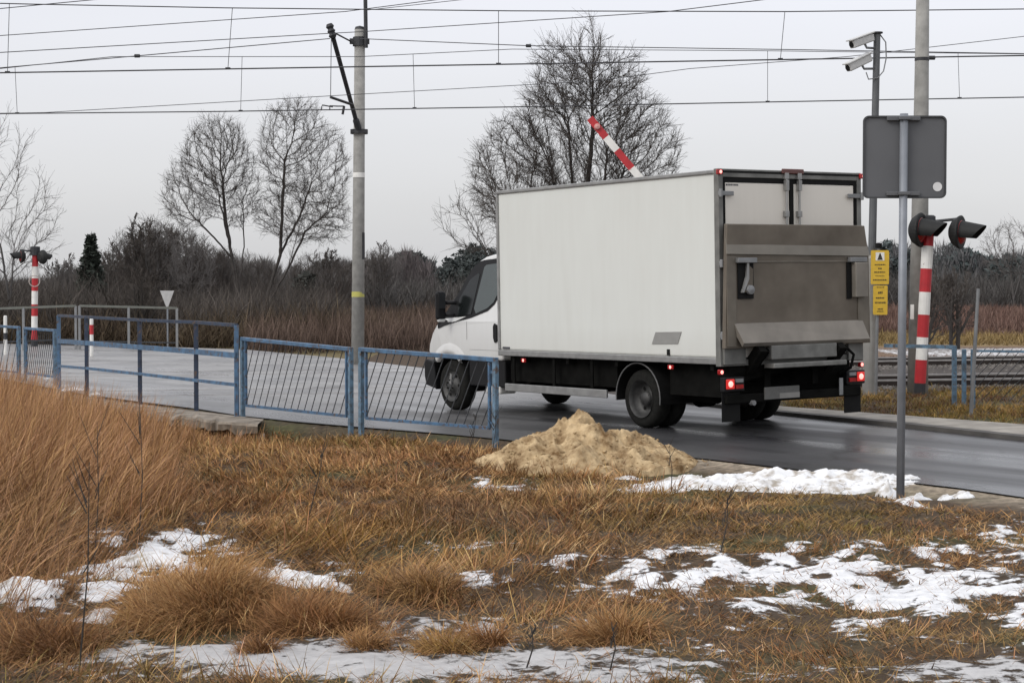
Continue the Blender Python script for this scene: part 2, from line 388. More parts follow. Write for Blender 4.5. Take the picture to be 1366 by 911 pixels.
mp = N(nt, 'ShaderNodeMapping'); mp.inputs['Scale'].default_value = (1, 1, 5); nt.links.new(tc.outputs['Generated'], mp.inputs['Vector']); nt.links.new(mp.outputs[0], cn.inputs['Vector'])
mr = N(nt, 'ShaderNodeMapRange'); mr.inputs['To Min'].default_value = .93; mr.inputs['To Max'].default_value = 1.07; nt.links.new(cn.outputs['Fac'], mr.inputs['Value'])
nt.links.new(sp.outputs['Z'], cr.inputs['Fac'])
b2 = N(nt, 'ShaderNodeBackground'); nt.links.new(cr.outputs['Color'], b2.inputs['Color']); nt.links.new(mr.outputs[0], b2.inputs['Strength'])
ad = N(nt, 'ShaderNodeAddShader'); nt.links.new(b1.outputs[0], ad.inputs[0]); nt.links.new(b2.outputs[0], ad.inputs[1]); nt.links.new(ad.outputs[0], out.inputs['Surface'])

# ------------------------------------------------------------------ road outline
near_px = [(1700, 720), (1500, 688), (1366, 665), (1300, 655), (1120, 634), (920, 611), (800, 602), (660, 586), (560, 577), (476, 570.5), (390, 563), (318, 555), (262, 546), (187, 537), (115, 527), (0, 506), (-150, 492), (-400, 480)]
far_px = [(1800, 640), (1600, 613), (1366, 590), (1200, 571), (1028, 554), (900, 538), (760, 519), (640, 502), (560, 491), (450, 478), (330, 467), (200, 462.5), (80, 461), (0, 461), (-150, 462), (-400, 463)]
near = [G(*p) for p in near_px]; far = [G(*p) for p in far_px]
def resample(P, n):
    P = [Vector(p) for p in P]; L = [0]
    for a, b in zip(P, P[1:]): L.append(L[-1]+(b-a).length)
    out = []
    for i in range(n):
        t = L[-1]*i/(n-1); k = max(j for j in range(len(P)-1) if L[j] <= t+1e-9); k = min(k, len(P)-2)
        out.append(P[k].lerp(P[k+1], (t-L[k])/(L[k+1]-L[k])))
    return out
ne = resample(near, 60); fa = resample(far, 60)
vs = []; fs = []; NC = 10
for i in range(60):
    for j in range(NC+1):
        p = ne[i].lerp(fa[i], j/NC); vs.append((p.x, p.y, float(base_z(p.x))+.012))
for i in range(59):
    for j in range(NC): a = i*(NC+1)+j; fs.append((a, a+1, a+NC+2, a+NC+1))
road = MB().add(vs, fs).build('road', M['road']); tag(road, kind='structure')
poly = np.array([(p.x, p.y) for p in near]+[(p.x, p.y) for p in reversed(far)])
def inpoly(x, y, P=poly):
    ins = np.zeros(np.shape(x), bool); j = len(P)-1
    for i in range(len(P)):
        xi, yi = P[i]; xj, yj = P[j]
        c = ((yi > y) != (yj > y)) & (x < (xj-xi)*(y-yi)/(yj-yi+1e-12)+xi)
        ins ^= c; j = i
    return ins
def dist_line(x, y, P):
    d = np.full(np.shape(x), 1e9)
    for a, b in zip(P, P[1:]):
        ax, ay, bx, by = a.x, a.y, b.x, b.y
        t = np.clip(((x-ax)*(bx-ax)+(y-ay)*(by-ay))/((bx-ax)**2+(by-ay)**2), 0, 1)
        d = np.minimum(d, np.hypot(x-ax-t*(bx-ax), y-ay-t*(by-ay)))
    return d
# pavement and kerb along the far side of the road on the right
pv_near = [G(*p) for p in far_px[:6]]
pv_far = [G(*p) for p in [(1800, 611), (1600, 592), (1366, 574), (1200, 561), (1045, 549), (915, 536)]]
a_ = resample(pv_near, 24); b_ = resample(pv_far, 24)
vs = []; fs = []
for p, q in zip(a_, b_):
    d = (q-p).normalized()*.12
    k = p+d
    vs += [(k.x, k.y, k.z+.065), (q.x, q.y, q.z+.07)]
for i in range(23): fs.append((2*i, 2*i+1, 2*i+3, 2*i+2))
tag(MB().add(vs, fs).build('pavement', M['pavement']), kind='structure')
mb = MB()
for i in range(23):
    p, q = a_[i], a_[i+1]; d = (b_[i]-p).normalized()*.12; d2 = (b_[i+1]-q).normalized()*.12
    mb.add([(p.x,p.y,p.z-.05),(q.x,q.y,q.z-.05),(q.x,q.y,q.z+.06),(p.x,p.y,p.z+.06),(p.x+d.x,p.y+d.y,p.z+.07),(q.x+d2.x,q.y+d2.y,q.z+.07)], [(0,1,2,3),(3,2,5,4)])
tag(mb.build('kerb', M['kerb']), kind='structure')

# ------------------------------------------------------------------ tracks: line y = y0 - .05*(x-9.4)
def trk(y0, x): return y0-.05*(x-9.4)
TA, TB = 28.6, 35.4

# ------------------------------------------------------------------ snow and ground colour fields
def ell(px, py, rx, ry, s, ice=0):
    c = G(px, py); e1 = G(px+rx, py); e2 = G(px, py-ry)
    return (c.x, c.y, max(.05, e1.x-c.x), max(.05, e2.y-c.y), s, ice)
SN = [ell(*a) for a in [
    (1300, 780, 150, 34, 1.1), (1240, 735, 200, 22, .62), (1080, 775, 200, 34, .58), (900, 760, 120, 26, .5), (1330, 700, 60, 10, .55), (760, 745, 80, 14, .42), (1050, 725, 120, 8, .5), (1130, 752, 150, 26, .85), (980, 745, 120, 22, .78), (860, 738, 90, 9, .6), (1160, 800, 130, 20, .7), (1010, 790, 80, 12, .55), (1366, 730, 90, 24, 1.0), (1366, 810, 110, 30, 1.2),
    (1330, 885, 130, 28, .8, .8), (1120, 868, 150, 14, .35, .6), (1000, 893, 120, 10, .35, .6),
    (480, 870, 210, 26, 1.1, .9), (700, 868, 220, 26, 1.2, .8), (280, 858, 160, 22, 1.0, .9), (840, 858, 90, 14, .75, .8), (330, 878, 160, 12, .6, .9), (560, 812, 70, 16, .6, .9), (690, 812, 80, 14, .65, .9), (640, 893, 220, 10, .55, .8), (850, 893, 120, 10, .4, .9), (60, 862, 60, 10, .3, .9),
    (200, 735, 85, 26, 1.6), (165, 780, 30, 26, 1.5), (28, 800, 50, 18, 1.35), (345, 747, 36, 10, 1.2), (410, 764, 52, 18, 1.5), (335, 770, 26, 12, 1.3), (145, 812, 18, 10, .8),
    (645, 757, 38, 7, .8), (640, 720, 40, 4, .7), (560, 722, 50, 4, .35), (700, 722, 30, 4, .3), (1215, 674, 26, 4, .8), (940, 650, 60, 6, .5), (660, 640, 60, 8, .5), (1180, 830, 110, 10, .35)]]
def snow_field(x, y):
    s = np.zeros(np.shape(x)); ic = np.zeros(np.shape(x))
    for cx, cy, rx, ry, st, ice in SN:
        g = st*np.exp(-(((x-cx)/rx)**2+((y-cy)/ry)**2)*.9)
        s = np.maximum(s, g)+.25*np.minimum(s, g)
        ic = np.maximum(ic, ice*(g > .25))
    n = fbm(x*7.5+3, y*4.6+8, 4)-.5; n2 = fbm(x*1.6+1, y*1.3+5, 2)-.5
    s = s*.66+(n*3.1+n2*.9)*np.clip(s*1.6, 0, 1)*(1-.6*ic)+(.06+.12*ic)*np.clip(s*2, 0, 1)
    s = np.where((y > 42.5) & (y < 48.5) & (x > 9.8), .42+.35*fbm(x*.8, y*.8, 3), s)
    return s, ic
SLAB = [G(60, 545), G(150, 560), G(250, 572), G(345, 577)]
def height(x, y):
    x = np.asarray(x, float); y = np.asarray(y, float)
    z = base_z(x)
    nearw = np.clip((26-y)/4, 0, 1)
    z = z+(fbm(x*.7, y*.7, 3)-.5)*.16*nearw+(fbm(x*3.1, y*3.1, 3)-.5)*.07*nearw
    z = z-.06*nearw
    for cx, cy, r, h in BUMPS: z = z+h*np.exp(-((x-cx)**2+(y-cy)**2)/r**2)
    # ditch below the culvert slab
    d = dist_line(x, y, SLAB); z = z-.30*np.exp(-(d/.9)**2)*(y < 30)
    ins = inpoly(x, y); dr = dist_line(x, y, near)
    drf = dist_line(x, y, far)
    e = np.clip(np.minimum(dr, drf)/.5, 0, 1)
    z = np.where(ins, base_z(x)-.10*np.clip(np.minimum(dr, drf)/.7, 0, 1), z*e+base_z(x)*(1-e))
    # beyond: ballast shoulders
    far_ = y > 26.2
    for t in (TA, TB):
        c = np.abs(y-(t-.05*(x-9.4)))
        z = np.where(far_ & ~ins & (x > 1), np.maximum(z, base_z(x)-.10+.0*c-.18*np.clip((c-1.6)/.8, 0, 1)), z)
    zf = base_z(x)-.22*np.clip((y-38)/4, 0, 1)+(fbm(x*.05, y*.05, 3)-.5)*.5*np.clip((y-60)/40, 0, 1)
    z = np.where((y > 38) & ~ins, np.minimum(zf, z), z)
    return z
BUMPS = []
def bump(px, py, r, h):
    c = G(px, py); BUMPS.append((c.x, c.y, r, h))
bump(300, 800, .42, .16); bump(90, 790, .5, .12); bump(80, 700, .9, .16); bump(560, 690, .9, .07); bump(880, 800, .5, .05); bump(420, 620, 1.4, .12); bump(240, 620, .9, .08)
bump(1090, 672, .8, .05)

def grade(lo, hi, f0, f1, fine, growth):
    mid = list(np.arange(f0, f1, fine)); a = [f0]; st = fine
    while a[-1] > lo: st *= growth; a.append(a[-1]-st)
    b = [f1]; st = fine
    while b[-1] < hi: st *= growth; b.append(b[-1]+st)
    return np.array(a[1:][::-1]+mid+b)
gx = grade(-1500, 1500, -6.0, 6.0, .045, 1.09); gy = grade(-60, 3000, 7.0, 19.0, .045, 1.05)
XX, YY = np.meshgrid(gx, gy); xf, yf = XX.ravel(), YY.ravel()
zf = height(xf, yf); sn, ic = snow_field(xf, yf)
zf = zf+.012*np.clip((sn-.45)/.5, 0, 1)*(yf < 24)
px_, py_ = proj(xf, np.maximum(yf, .5), zf)
C0 = np.tile(np.array([[.070, .046, .027]]), (len(xf), 1))
def mixc(C, c, wgt): return C*(1-wgt[:, None])+np.array(c)[None]*wgt[:, None]
n_ = fbm(xf*1.3, yf*1.3, 3)
C0 = mixc(C0, (.06, .062, .02), np.clip((n_-.5)*4, 0, 1)*(yf < 26)*.8)
g_sh = np.clip(1-dist_line(xf, yf, near)/.55, 0, 1)*(xf > 1)
C0 = mixc(C0, (.30, .25, .19), g_sh)
C0 = mixc(C0, (.060, .050, .044), ((yf > 26.6) & (yf < 39) & (xf > -30)).astype(float))
C0 = mixc(C0, (.17, .11, .07), ((yf > 38.5) & (xf > 0)).astype(float))
C0 = mixc(C0, (.24, .17, .075), ((yf > 50.5) & (yf < 59) & (xf > 0)).astype(float))
C0 = mixc(C0, (.13, .07, .05), (yf > 59).astype(float))
C0 = mixc(C0, (.08, .072, .066), (yf > 112).astype(float))
C0 = mixc(C0, (.14, .11, .05), ((yf > 40) & (xf < -4) & (yf < 70)).astype(float))
ny, nx = XX.shape
ii = np.arange((ny-1)*nx).reshape(ny-1, nx)[:, :-1].ravel()
quads = np.stack([ii, ii+1, ii+nx+1, ii+nx], 1)
gr = npmesh('ground', np.stack([xf, yf, zf], 1), quads.ravel(), np.full(len(quads), 4), M['ground'], C0, smooth=True, extra={'snow': sn, 'ice': ic})
tag(gr, kind='structure')

# ------------------------------------------------------------------ blades
def blades(name, P, L, W, az, lean, bend, C, mat, segs=3, parent=None):
    """P Nx3 roots; az lean direction; lean start tilt, bend additional tilt over the length (radians)"""
    n = len(P); side_a = rng.uniform(0, 2*PI, n)
    sx = np.stack([np.cos(side_a), np.sin(side_a), np.zeros(n)], 1)
    dirh = np.stack([np.cos(az), np.sin(az), np.zeros(n)], 1)
    pts = [P]; cur = P.copy()
    for k in range(segs):
        t = lean+bend*(k+.5)/segs*1.3
        cur = cur+(dirh*np.sin(t)[:, None]+np.array([[0, 0, 1.]])*np.cos(t)[:, None])*(L/segs)[:, None]
        pts.append(cur)
    V = []; 
    for k, p in enumerate(pts):
        wd = (W*(1-.85*k/segs)/2)[:, None]
        if k < segs: V += [p-sx*wd, p+sx*wd]
        else: V += [p]
    m = 2*segs+1
    V = np.stack(V, 1).reshape(-1, 3)
    base = (np.arange(n)*m)[:, None]
    fl = []
    for k in range(segs-1): fl += [base+2*k, base+2*k+1, base+2*k+3, base+2*k+2]
    fl += [base+2*segs-2, base+2*segs-1, base+2*segs]
    fl = np.hstack(fl).ravel()
    counts = np.tile(np.array([4]*(segs-1)+[3]), n)
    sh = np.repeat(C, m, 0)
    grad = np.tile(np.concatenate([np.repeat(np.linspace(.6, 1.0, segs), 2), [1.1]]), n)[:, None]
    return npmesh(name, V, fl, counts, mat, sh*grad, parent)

def scatter(n, x0, x1, y0, y1):
    # even ground coverage inside the wedge of land the photo looks at (with a margin)
    y = np.sqrt(rng.uniform(y0**2, y1**2, n)); x = rng.uniform(-1, 1, n)*(y*.31+1.7)
    k = (x > x0) & (x < x1)
    return x[k], y[k]
GB = np.array([(-400, 470), (0, 512), (115, 535), (220, 556), (318, 563), (476, 576), (640, 592), (700, 603), (800, 615), (905, 646), (1080, 664), (1200, 669), (1300, 681), (1400, 697), (1800, 760)], float)
def grass_ok(x, y):
    px, py = proj(x, y, base_z(x))
    return (py > np.interp(px, GB[:, 0], GB[:, 1])) & ~inpoly(x, y), px, py
PAL = {k_: tuple(min(.6, a*b) for a, b in zip(v_, (1.25, 1.11, .98))) for k_, v_ in {'straw': (.36, .235, .105), 'ochre': (.33, .225, .075), 'rust': (.235, .130, .060), 'brown': (.15, .082, .042), 'green': (.14, .135, .038), 'pale': (.46, .34, .20), 'pink': (.36, .235, .155), 'dark': (.060, .036, .022)}.items()}
PN = {k: np.array(v) for k, v in PAL.items()}
def grass_field(ntuft, per):
    x, y = scatter(ntuft, -9, 9, 7.0, 27)
    ok, px, py = grass_ok(x, y); s, ic = snow_field(x, y)
    gap = np.clip((.47-fbm(x*2.2+31, y*2.2+12, 3))*6, 0, .8)*(px > 200); keep = ok & (rng.random(len(x)) > np.clip((s-.40)*3, 0, .68+.28*(ic > .5))) & (rng.random(len(x)) > gap)
    x, y, px, py, s = x[keep], y[keep], px[keep], py[keep], s[keep]
    n = len(x)
    big = fbm(x*.9+5, y*.9, 3); med = fbm(x*2.7, y*2.7+9, 2)
    c = np.zeros((n, 3))
    u = rng.random(n)*.55+med*.75-.15
    keys = [(0, 'dark'), (.2, 'brown'), (.4, 'rust'), (.62, 'straw'), (.85, 'pale'), (1.1, 'pale')]
    for ch in range(3): c[:, ch] = np.interp(u, [k for k, _ in keys], [PAL[v][ch] for _, v in keys])
    def blendto(name, wgt): nonlocal c; wgt = np.clip(wgt, 0, 1)[:, None]; c = c*(1-wgt)+PN[name][None]*wgt
    # ochre strip of longer grass in the middle left, green short grass by the sign, dark patch
    och = np.exp(-(((px-430)/230)**2+((py-735)/38)**2)); blendto('ochre', och*.8*(rng.random(n) > .25))
    grn = np.exp(-(((px-1120)/230)**2+((py-690)/22)**2))+.7*np.exp(-(((px-470)/130)**2+((py-590)/12)**2)); blendto('green', grn*1.1*(rng.random(n) > .3))
    blendto('rust', .6*np.exp(-(((px-800)/130)**2+((py-755)/26)**2)))
    blendto('straw', .65*np.exp(-(((px-330)/120)**2+((py-640)/40)**2)))
    blendto('brown', .6*np.clip((fbm(x*.8+11, y*.8+3, 3)-.54)*7, 0, 1))
    drk = np.exp(-(((px-620)/110)**2+((py-690)/26)**2)); blendto('dark', drk*.85)
    blendto('green', np.clip((big-.58)*5, 0, 1)*.6*(px > 700))
    blendto('green', .6*np.exp(-(((py-900)/30)**2))*(rng.random(n) > .45))
    blendto('rust', .5*np.exp(-(((px-1000)/330)**2+((py-835)/60)**2)))
    Lh = (.07+.09*big+.09*rng.random(n))*(.7+.6*fbm(x*3+9, y*3, 2))
    Lh = Lh+.12*och
    Lh *= np.where(px > 900, .62, 1); Lh *= np.where(s > .42, .38, 1); Lh *= 1-.45*np.clip(grn, 0, 1)*(px > 900)
    Lh = np.where((px > 260) & (px < 700) & (py < 700), Lh*.88, Lh)
    az = 2*PI*fbm(x*.6+2, y*.6+4, 2)*1.6+rng.normal(0, .5, n)
    N_ = np.repeat(np.arange(n), per); m = len(N_)
    r = rng.normal(0, .055, (m, 2))
    X_ = x[N_]+r[:, 0]; Y_ = y[N_]+r[:, 1]; Z_ = height_fast(X_, Y_)-.012
    L = Lh[N_]*rng.uniform(.4, 1.45, m)
    A = az[N_]+rng.normal(0, 1.1, m)
    mat_ = np.clip((fbm(x*1.6+7, y*1.6, 3)-.46)*7, 0, 1)[N_]; lean = rng.uniform(.2, 1.25, m)*(1-mat_*.4)+.75*mat_; bend = rng.uniform(-.1, 1.1, m)*(1-.75*mat_)
    W = rng.uniform(.005, .0105, m)*np.clip(Y_/12, .8, 1.7)
    pale_ = (rng.random(m) < .10)[:, None]; cc = (c[N_]*(1-.7*pale_)+PN['pale'][None]*.7*pale_)*rng.uniform(.45, 1.5, (m, 1))*(.50+1.0*fbm(x*4, y*4, 2))[N_][:, None]*(1+rng.normal(0, .06, (m, 3)))
    return np.stack([X_, Y_, Z_], 1), L, W, A, lean, bend, np.clip(cc, .01, .8)
# fast terrain lookup by bilinear interpolation on the grid
Zg = zf.reshape(ny, nx)
def height_fast(x, y):
    i = np.clip(np.searchsorted(gx, x)-1, 0, nx-2); j = np.clip(np.searchsorted(gy, y)-1, 0, ny-2)
    fx = np.clip((x-gx[i])/(gx[i+1]-gx[i]), 0, 1); fy = np.clip((y-gy[j])/(gy[j+1]-gy[j]), 0, 1)
    return (Zg[j, i]*(1-fx)+Zg[j, i+1]*fx)*(1-fy)+(Zg[j+1, i]*(1-fx)+Zg[j+1, i+1]*fx)*fy
def hz(x, y): return float(height_fast(np.array([x]), np.array([y]))[0])

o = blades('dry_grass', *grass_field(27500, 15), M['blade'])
tag(o, 'matted dry straw and rust coloured grass covering the verge in the foreground', 'grass', kind='stuff')

def thatch(n, per):
    x, y = scatter(n, -9, 9, 7.0, 24); ok, px, py = grass_ok(x, y); s, ic = snow_field(x, y)
    k = ok & (rng.random(len(x)) > np.clip((s-.38)*4, 0, .86+.1*(ic > .5))); x, y, px, py = x[k], y[k], px[k], py[k]; n = len(x)
    N_ = np.repeat(np.arange(n), per); m = len(N_); r = rng.normal(0, .07, (m, 2)); X_ = x[N_]+r[:, 0]; Y_ = y[N_]+r[:, 1]; Z_ = height_fast(X_, Y_)+rng.uniform(0, .012, m)
    t = fbm(x*2.1+4, y*2.1, 3)[N_]*1.1-.2+rng.random(m)*.45
    c = np.stack([np.interp(t, [0, .25, .5, .75, 1.1], [PAL[k_][ch] for k_ in ('dark', 'brown', 'rust', 'straw', 'pale')]) for ch in range(3)], 1)*rng.uniform(.5, 1.35, (m, 1))
    g = (np.clip((fbm(x*1.2+40, y*1.2, 3)-.5)*5, 0, 1)*(px > 700))[N_][:, None]*.5; c = c*(1-g)+PN['green'][None]*g
    return np.stack([X_, Y_, Z_], 1), rng.uniform(.04, .13, m), rng.uniform(.004, .010, m)*np.clip(Y_/12, .8, 1.7), rng.uniform(0, 2*PI, m), rng.uniform(.9, 1.5, m), rng.uniform(-.2, .25, m), c
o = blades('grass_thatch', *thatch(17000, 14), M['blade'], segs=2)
tag(o, 'flattened brown thatch of broken grass between the standing tufts', 'grass', kind='stuff')

# tall reeds and long grass on the left bank
def reed_field(n, per):
    x, y = scatter(n, -9, 9, 8.6, 26)
    px, py = proj(x, y, base_z(x))
    edge = 215+30*np.sin(py*.05)-np.clip(py-690, 0, 200)*1.05
    edge = np.where(py < 590, 345, edge)
    ok = (px < edge+rng.normal(0, 18, len(px))) & (py > np.interp(px, GB[:, 0], GB[:, 1])+6) & ~inpoly(x, y)
    s, ic = snow_field(x, y); ok &= (s < .55)
    x, y, px, py = x[ok], y[ok], px[ok], py[ok]; n = len(x)
    N_ = np.repeat(np.arange(n), per); m = len(N_); r = rng.normal(0, .06, (m, 2))
    X_ = x[N_]+r[:, 0]; Y_ = y[N_]+r[:, 1]; Z_ = height_fast(X_, Y_)-.02
    hs = np.interp(px, [-200, 0, 120, 215, 260], [1.05, 1.0, .85, .6, .35])*(.75+.5*fbm(x*1.5, y*1.5, 2))
    cap = (py-np.interp(px, [-200, 0, 60, 120, 220, 330], [490, 500, 513, 522, 545, 560]))*y/F
    hs = np.minimum(hs, np.maximum(cap*1.25, .14)+.09)
    hs = np.where(py > 760, hs*.75, hs)
    L = hs[N_]*rng.uniform(.5, 1.15, m)
    A = rng.normal(-.1, 1.1, m); lean = rng.uniform(.0, .35, m); bend = rng.uniform(-.1, .65, m)
    # the front of the bank is combed over and lies flatter
    flat = np.clip((py[N_]-640)/80, 0, 1); lean = lean+.5*flat*rng.random(m); bend = bend+.5*flat
    W = rng.uniform(.004, .008, m)*np.clip(Y_/12, .8, 1.7)
    t = rng.random(m)*.6+.5*fbm(x*1.1, y*1.1, 2)[N_]
    c = np.stack([np.interp(t, [0, .3, .55, .8, 1.1], [PAL[k][ch] for k in ('brown', 'rust', 'pink', 'straw', 'pale')]) for ch in range(3)], 1)
    c *= rng.uniform(.55, 1.35, (m, 1))*(.60+.8*fbm(x*2.6, y*2.6, 3))[N_][:, None]
    return np.stack([X_, Y_, Z_], 1), L, W, A, lean, bend, c
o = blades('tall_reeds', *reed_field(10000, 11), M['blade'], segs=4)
tag(o, 'tall pinkish brown reeds leaning over the bank at the left edge', 'reeds', kind='stuff')

# grassy verge by the signal post and tracks on the right, beyond the pavement
def verge(n, per):
    x = rng.uniform(2.5, 12, n); y = rng.uniform(20.5, 27.2, n)
    px, py = proj(x, y, base_z(x))
    ok = (py < np.interp(px, [1045, 1200, 1366, 1600], [549, 560, 572, 592])-1) & (px > 1050)
    x, y = x[ok], y[ok]; n = len(x)
    N_ = np.repeat(np.arange(n), per); m = len(N_); r = rng.normal(0, .06, (m, 2))
    X_ = x[N_]+r[:, 0]; Y_ = y[N_]+r[:, 1]; Z_ = height_fast(X_, Y_)-.02
    L = (.05+.14*fbm(x*1.2, y*1.2, 2))[N_]*rng.uniform(.5, 1.3, m)
    t = fbm(x*1.7, y*1.7, 2)[N_]*.9+rng.random(m)*.35-.1
    c = np.stack([np.interp(t, [0, .35, .5, .7, 1.0], [PAL[k][ch] for k in ('dark', 'brown', 'green', 'ochre', 'straw')]) for ch in range(3)], 1)*rng.uniform(.6, 1.3, (m, 1))
    return np.stack([X_, Y_, Z_], 1), L, rng.uniform(.008, .014, m), rng.uniform(0, 2*PI, m), rng.uniform(.1, .9, m), rng.uniform(.3, 1.2, m), c
o = blades('verge_grass', *verge(5000, 12), M['blade'])
tag(o, 'olive and straw tufts of grass on the verge between pavement and railway', 'grass', kind='stuff')

# ------------------------------------------------------------------ tussocks as things
def tussock(px, py, n, r, L0, pal, label):
    c = G(px, py); z = hz(c.x, c.y)
    th = rng.uniform(0, 2*PI, n); rr = r*np.sqrt(rng.random(n))
    X_ = c.x+np.cos(th)*rr; Y_ = c.y+np.sin(th)*rr; Z_ = height_fast(X_, Y_)-.02
    L = L0*rng.uniform(.6, 1.2, n); az = th*.75+rng.normal(-.2, .85, n); lean = np.abs(.15+.8*rr/r+rng.normal(0, .28, n)); bend = rng.uniform(.3, 1.9, n); L *= .7+.6*fbm(X_*6, Y_*6, 2)
    t = rng.random(n)*.6+.45*fbm(X_*7, Y_*7, 2); cc = np.stack([np.interp(t, np.linspace(0, 1, len(pal)), [PAL[k][ch] for k in pal]) for ch in range(3)], 1)*rng.uniform(.6, 1.3, (n, 1))
    P = np.stack([X_-c.x, Y_-c.y, Z_-z], 1)
    o = blades('grass_tussock', P, L, rng.uniform(.0045, .008, n), az, lean, bend, cc, M['blade'], segs=5)
    o.location = (c.x, c.y, z)
    return tag(o, label, 'grass tussock', 'tussocks of dry grass in the foreground')
tussock(262, 815, 5600, .38, .33, ['brown', 'rust', 'straw', 'pale'], 'largest domed tussock of dry brown grass, in front of the left snow patch')
tussock(405, 822, 3600, .30, .25, ['brown', 'rust', 'rust', 'straw'], 'reddish tussock lying over to the right, beside the largest domed one')
tussock(345, 862, 900, .09, .14, ['dark', 'brown', 'rust', 'straw'], 'small lone tussock standing in the slushy ice at the lower left')
tussock(487, 845, 900, .10, .14, ['brown', 'rust', 'straw'], 'low rust tussock at the upper edge of the ice, right of the lone one')
tussock(590, 848, 1100, .12, .16, ['green', 'ochre', 'straw', 'brown'], 'olive green tussock at the upper edge of the ice in the middle')
tussock(650, 838, 1000, .11, .18, ['brown', 'rust', 'rust', 'straw'], 'rust coloured tussock just right of the olive green one')
tussock(820, 832, 1700, .17, .27, ['brown', 'rust', 'straw', 'pale'], 'tall wispy tussock with pale upright stems right of the middle')
tussock(55, 852, 2600, .30, .30, ['dark', 'brown', 'rust', 'straw'], 'dark brown tussock in the lower left corner')
tussock(560, 770, 2200, .24, .28, ['ochre', 'straw', 'brown', 'pale'], 'ochre tussock right of the scattered lumps of snow')

# ------------------------------------------------------------------ dark dead weed stems (countable, one object each)
def weed(px, py, h, label, lean=.1, n=7, d=None):
    c = G(px, py); z = hz(c.x, c.y); mb = MB()
    tip = Vector((lean*h, 0, h)); mb.tube([(0,0,-.03), tip*.5+Vector((.02,0,0)), tip], [.005, .0035, .0015], 5)
    for i in range(min(n, 5) if h > .6 else n):
        t = random.uniform(.45, .98); a = random.uniform(0, 2*PI); l = h*random.uniform(.12, .3)
        b = tip*t; mb.tube([b, b+Vector((math.cos(a)*l*.6, math.sin(a)*l*.6, l))], [.0035, .0015], 4)
    o = mb.build('dead_weed', M['bark']); o.location = (c.x, c.y, z)
    return tag(o, label, 'dead weed', 'dead weed stalks on the verge')
weed(408, 692, .75, 'dark leaning weed stalk in the grass below the slanted bar fence', .22, 8)
weed(125, 745, .95, 'tall dark weed stalk among the reeds at the left', .03, 5)
weed(104, 885, 1.0, 'nearest tall weed stalk rising from the lower left corner', .06, 5)
weed(185, 715, .9, 'pale weed stalk right of the reeds, behind the left snow patch', .02, 6)
weed(700, 872, .18, 'tiny dark weed sticking out of the ice in the middle', .2, 8)
weed(812, 880, .2, 'thin forked weed at the right end of the ice', .1, 6)
weed(655, 600, .5, 'dark weed stalk at the foot of the last fence post', .1, 9)
weed(622, 606, .42, 'dark weed stalk just left of the sand pile', .25, 9)
weed(895, 650, .4, 'short dark weed right of the sand pile', -.05, 5)
weed(960, 735, .35, 'dark bushy weed in the rust grass near the snow', .15, 10)

# ------------------------------------------------------------------ sand pile and snow bank, snow lumps
def mound(name, c, rx, ry, h, mat, seed, n=110, rough=.5, power=1.0, peaks=None, fr=3.2):
    u = np.linspace(-1, 1, n); U, V_ = np.meshgrid(u, u); R = np.sqrt(U**2+V_**2)
    ang = np.arctan2(V_, U); Rr = R*(1+.16*(fbm(ang*1.5+seed+20, R*2+seed, 3)-.5)*2)
    base = np.clip(1-Rr, 0, 1)**power
    n1 = fbm(U*fr+seed, V_*fr+seed*2, 5)
    ridged = 1-np.abs(fbm(U*fr*1.8+seed*3, V_*fr*1.8, 4)-.5)*4
    Z = h*(base+base**.6*((n1-.5)*rough+(ridged-.5)*rough*.18))
    if peaks is not None:
        for a, b, r_, hh in peaks: Z += hh*np.exp(-((U-a)**2+(V_-b)**2)/r_**2)*np.clip(1-R, 0, 1)**.5
    Xw = c[0]+U*rx; Yw = c[1]+V_*ry
    Zw = height_fast(Xw.ravel(), Yw.ravel()).reshape(n, n)
    Z = np.where(R < 1.0, Z, 0)-.02*(base <= 0.001)
    P = np.stack([U*rx, V_*ry, Zw-Zw[n//2, n//2]+Z-.008], -1).reshape(-1, 3)
    i0 = np.arange((n-1)*n).reshape(n-1, n)[:, :-1].ravel(); q = np.stack([i0, i0+1, i0+n+1, i0+n], 1)
    ok = (R.ravel()[q] < 1.02).all(1); q = q[ok]
    o = npmesh(name, P, q.ravel(), np.full(len(q), 4), mat, smooth=True); o.location = (c[0], c[1], Zw[n//2, n//2])
    return o
sp_ = G(780, 616)
o = mound('sand_pile', sp_, 1.10, .92, .41, M['sand'], 3.3, 190, 1.05, .70, [(-.55, -.35, .3, .04), (-.10, .0, .16, .04), (.14, .05, .15, .05), (.02, -.2, .1, .03), (.3, -.1, .12, .03)], 4.6)
tag(o, 'pile of yellow sand tipped on the verge in front of the lorry', 'sand pile')
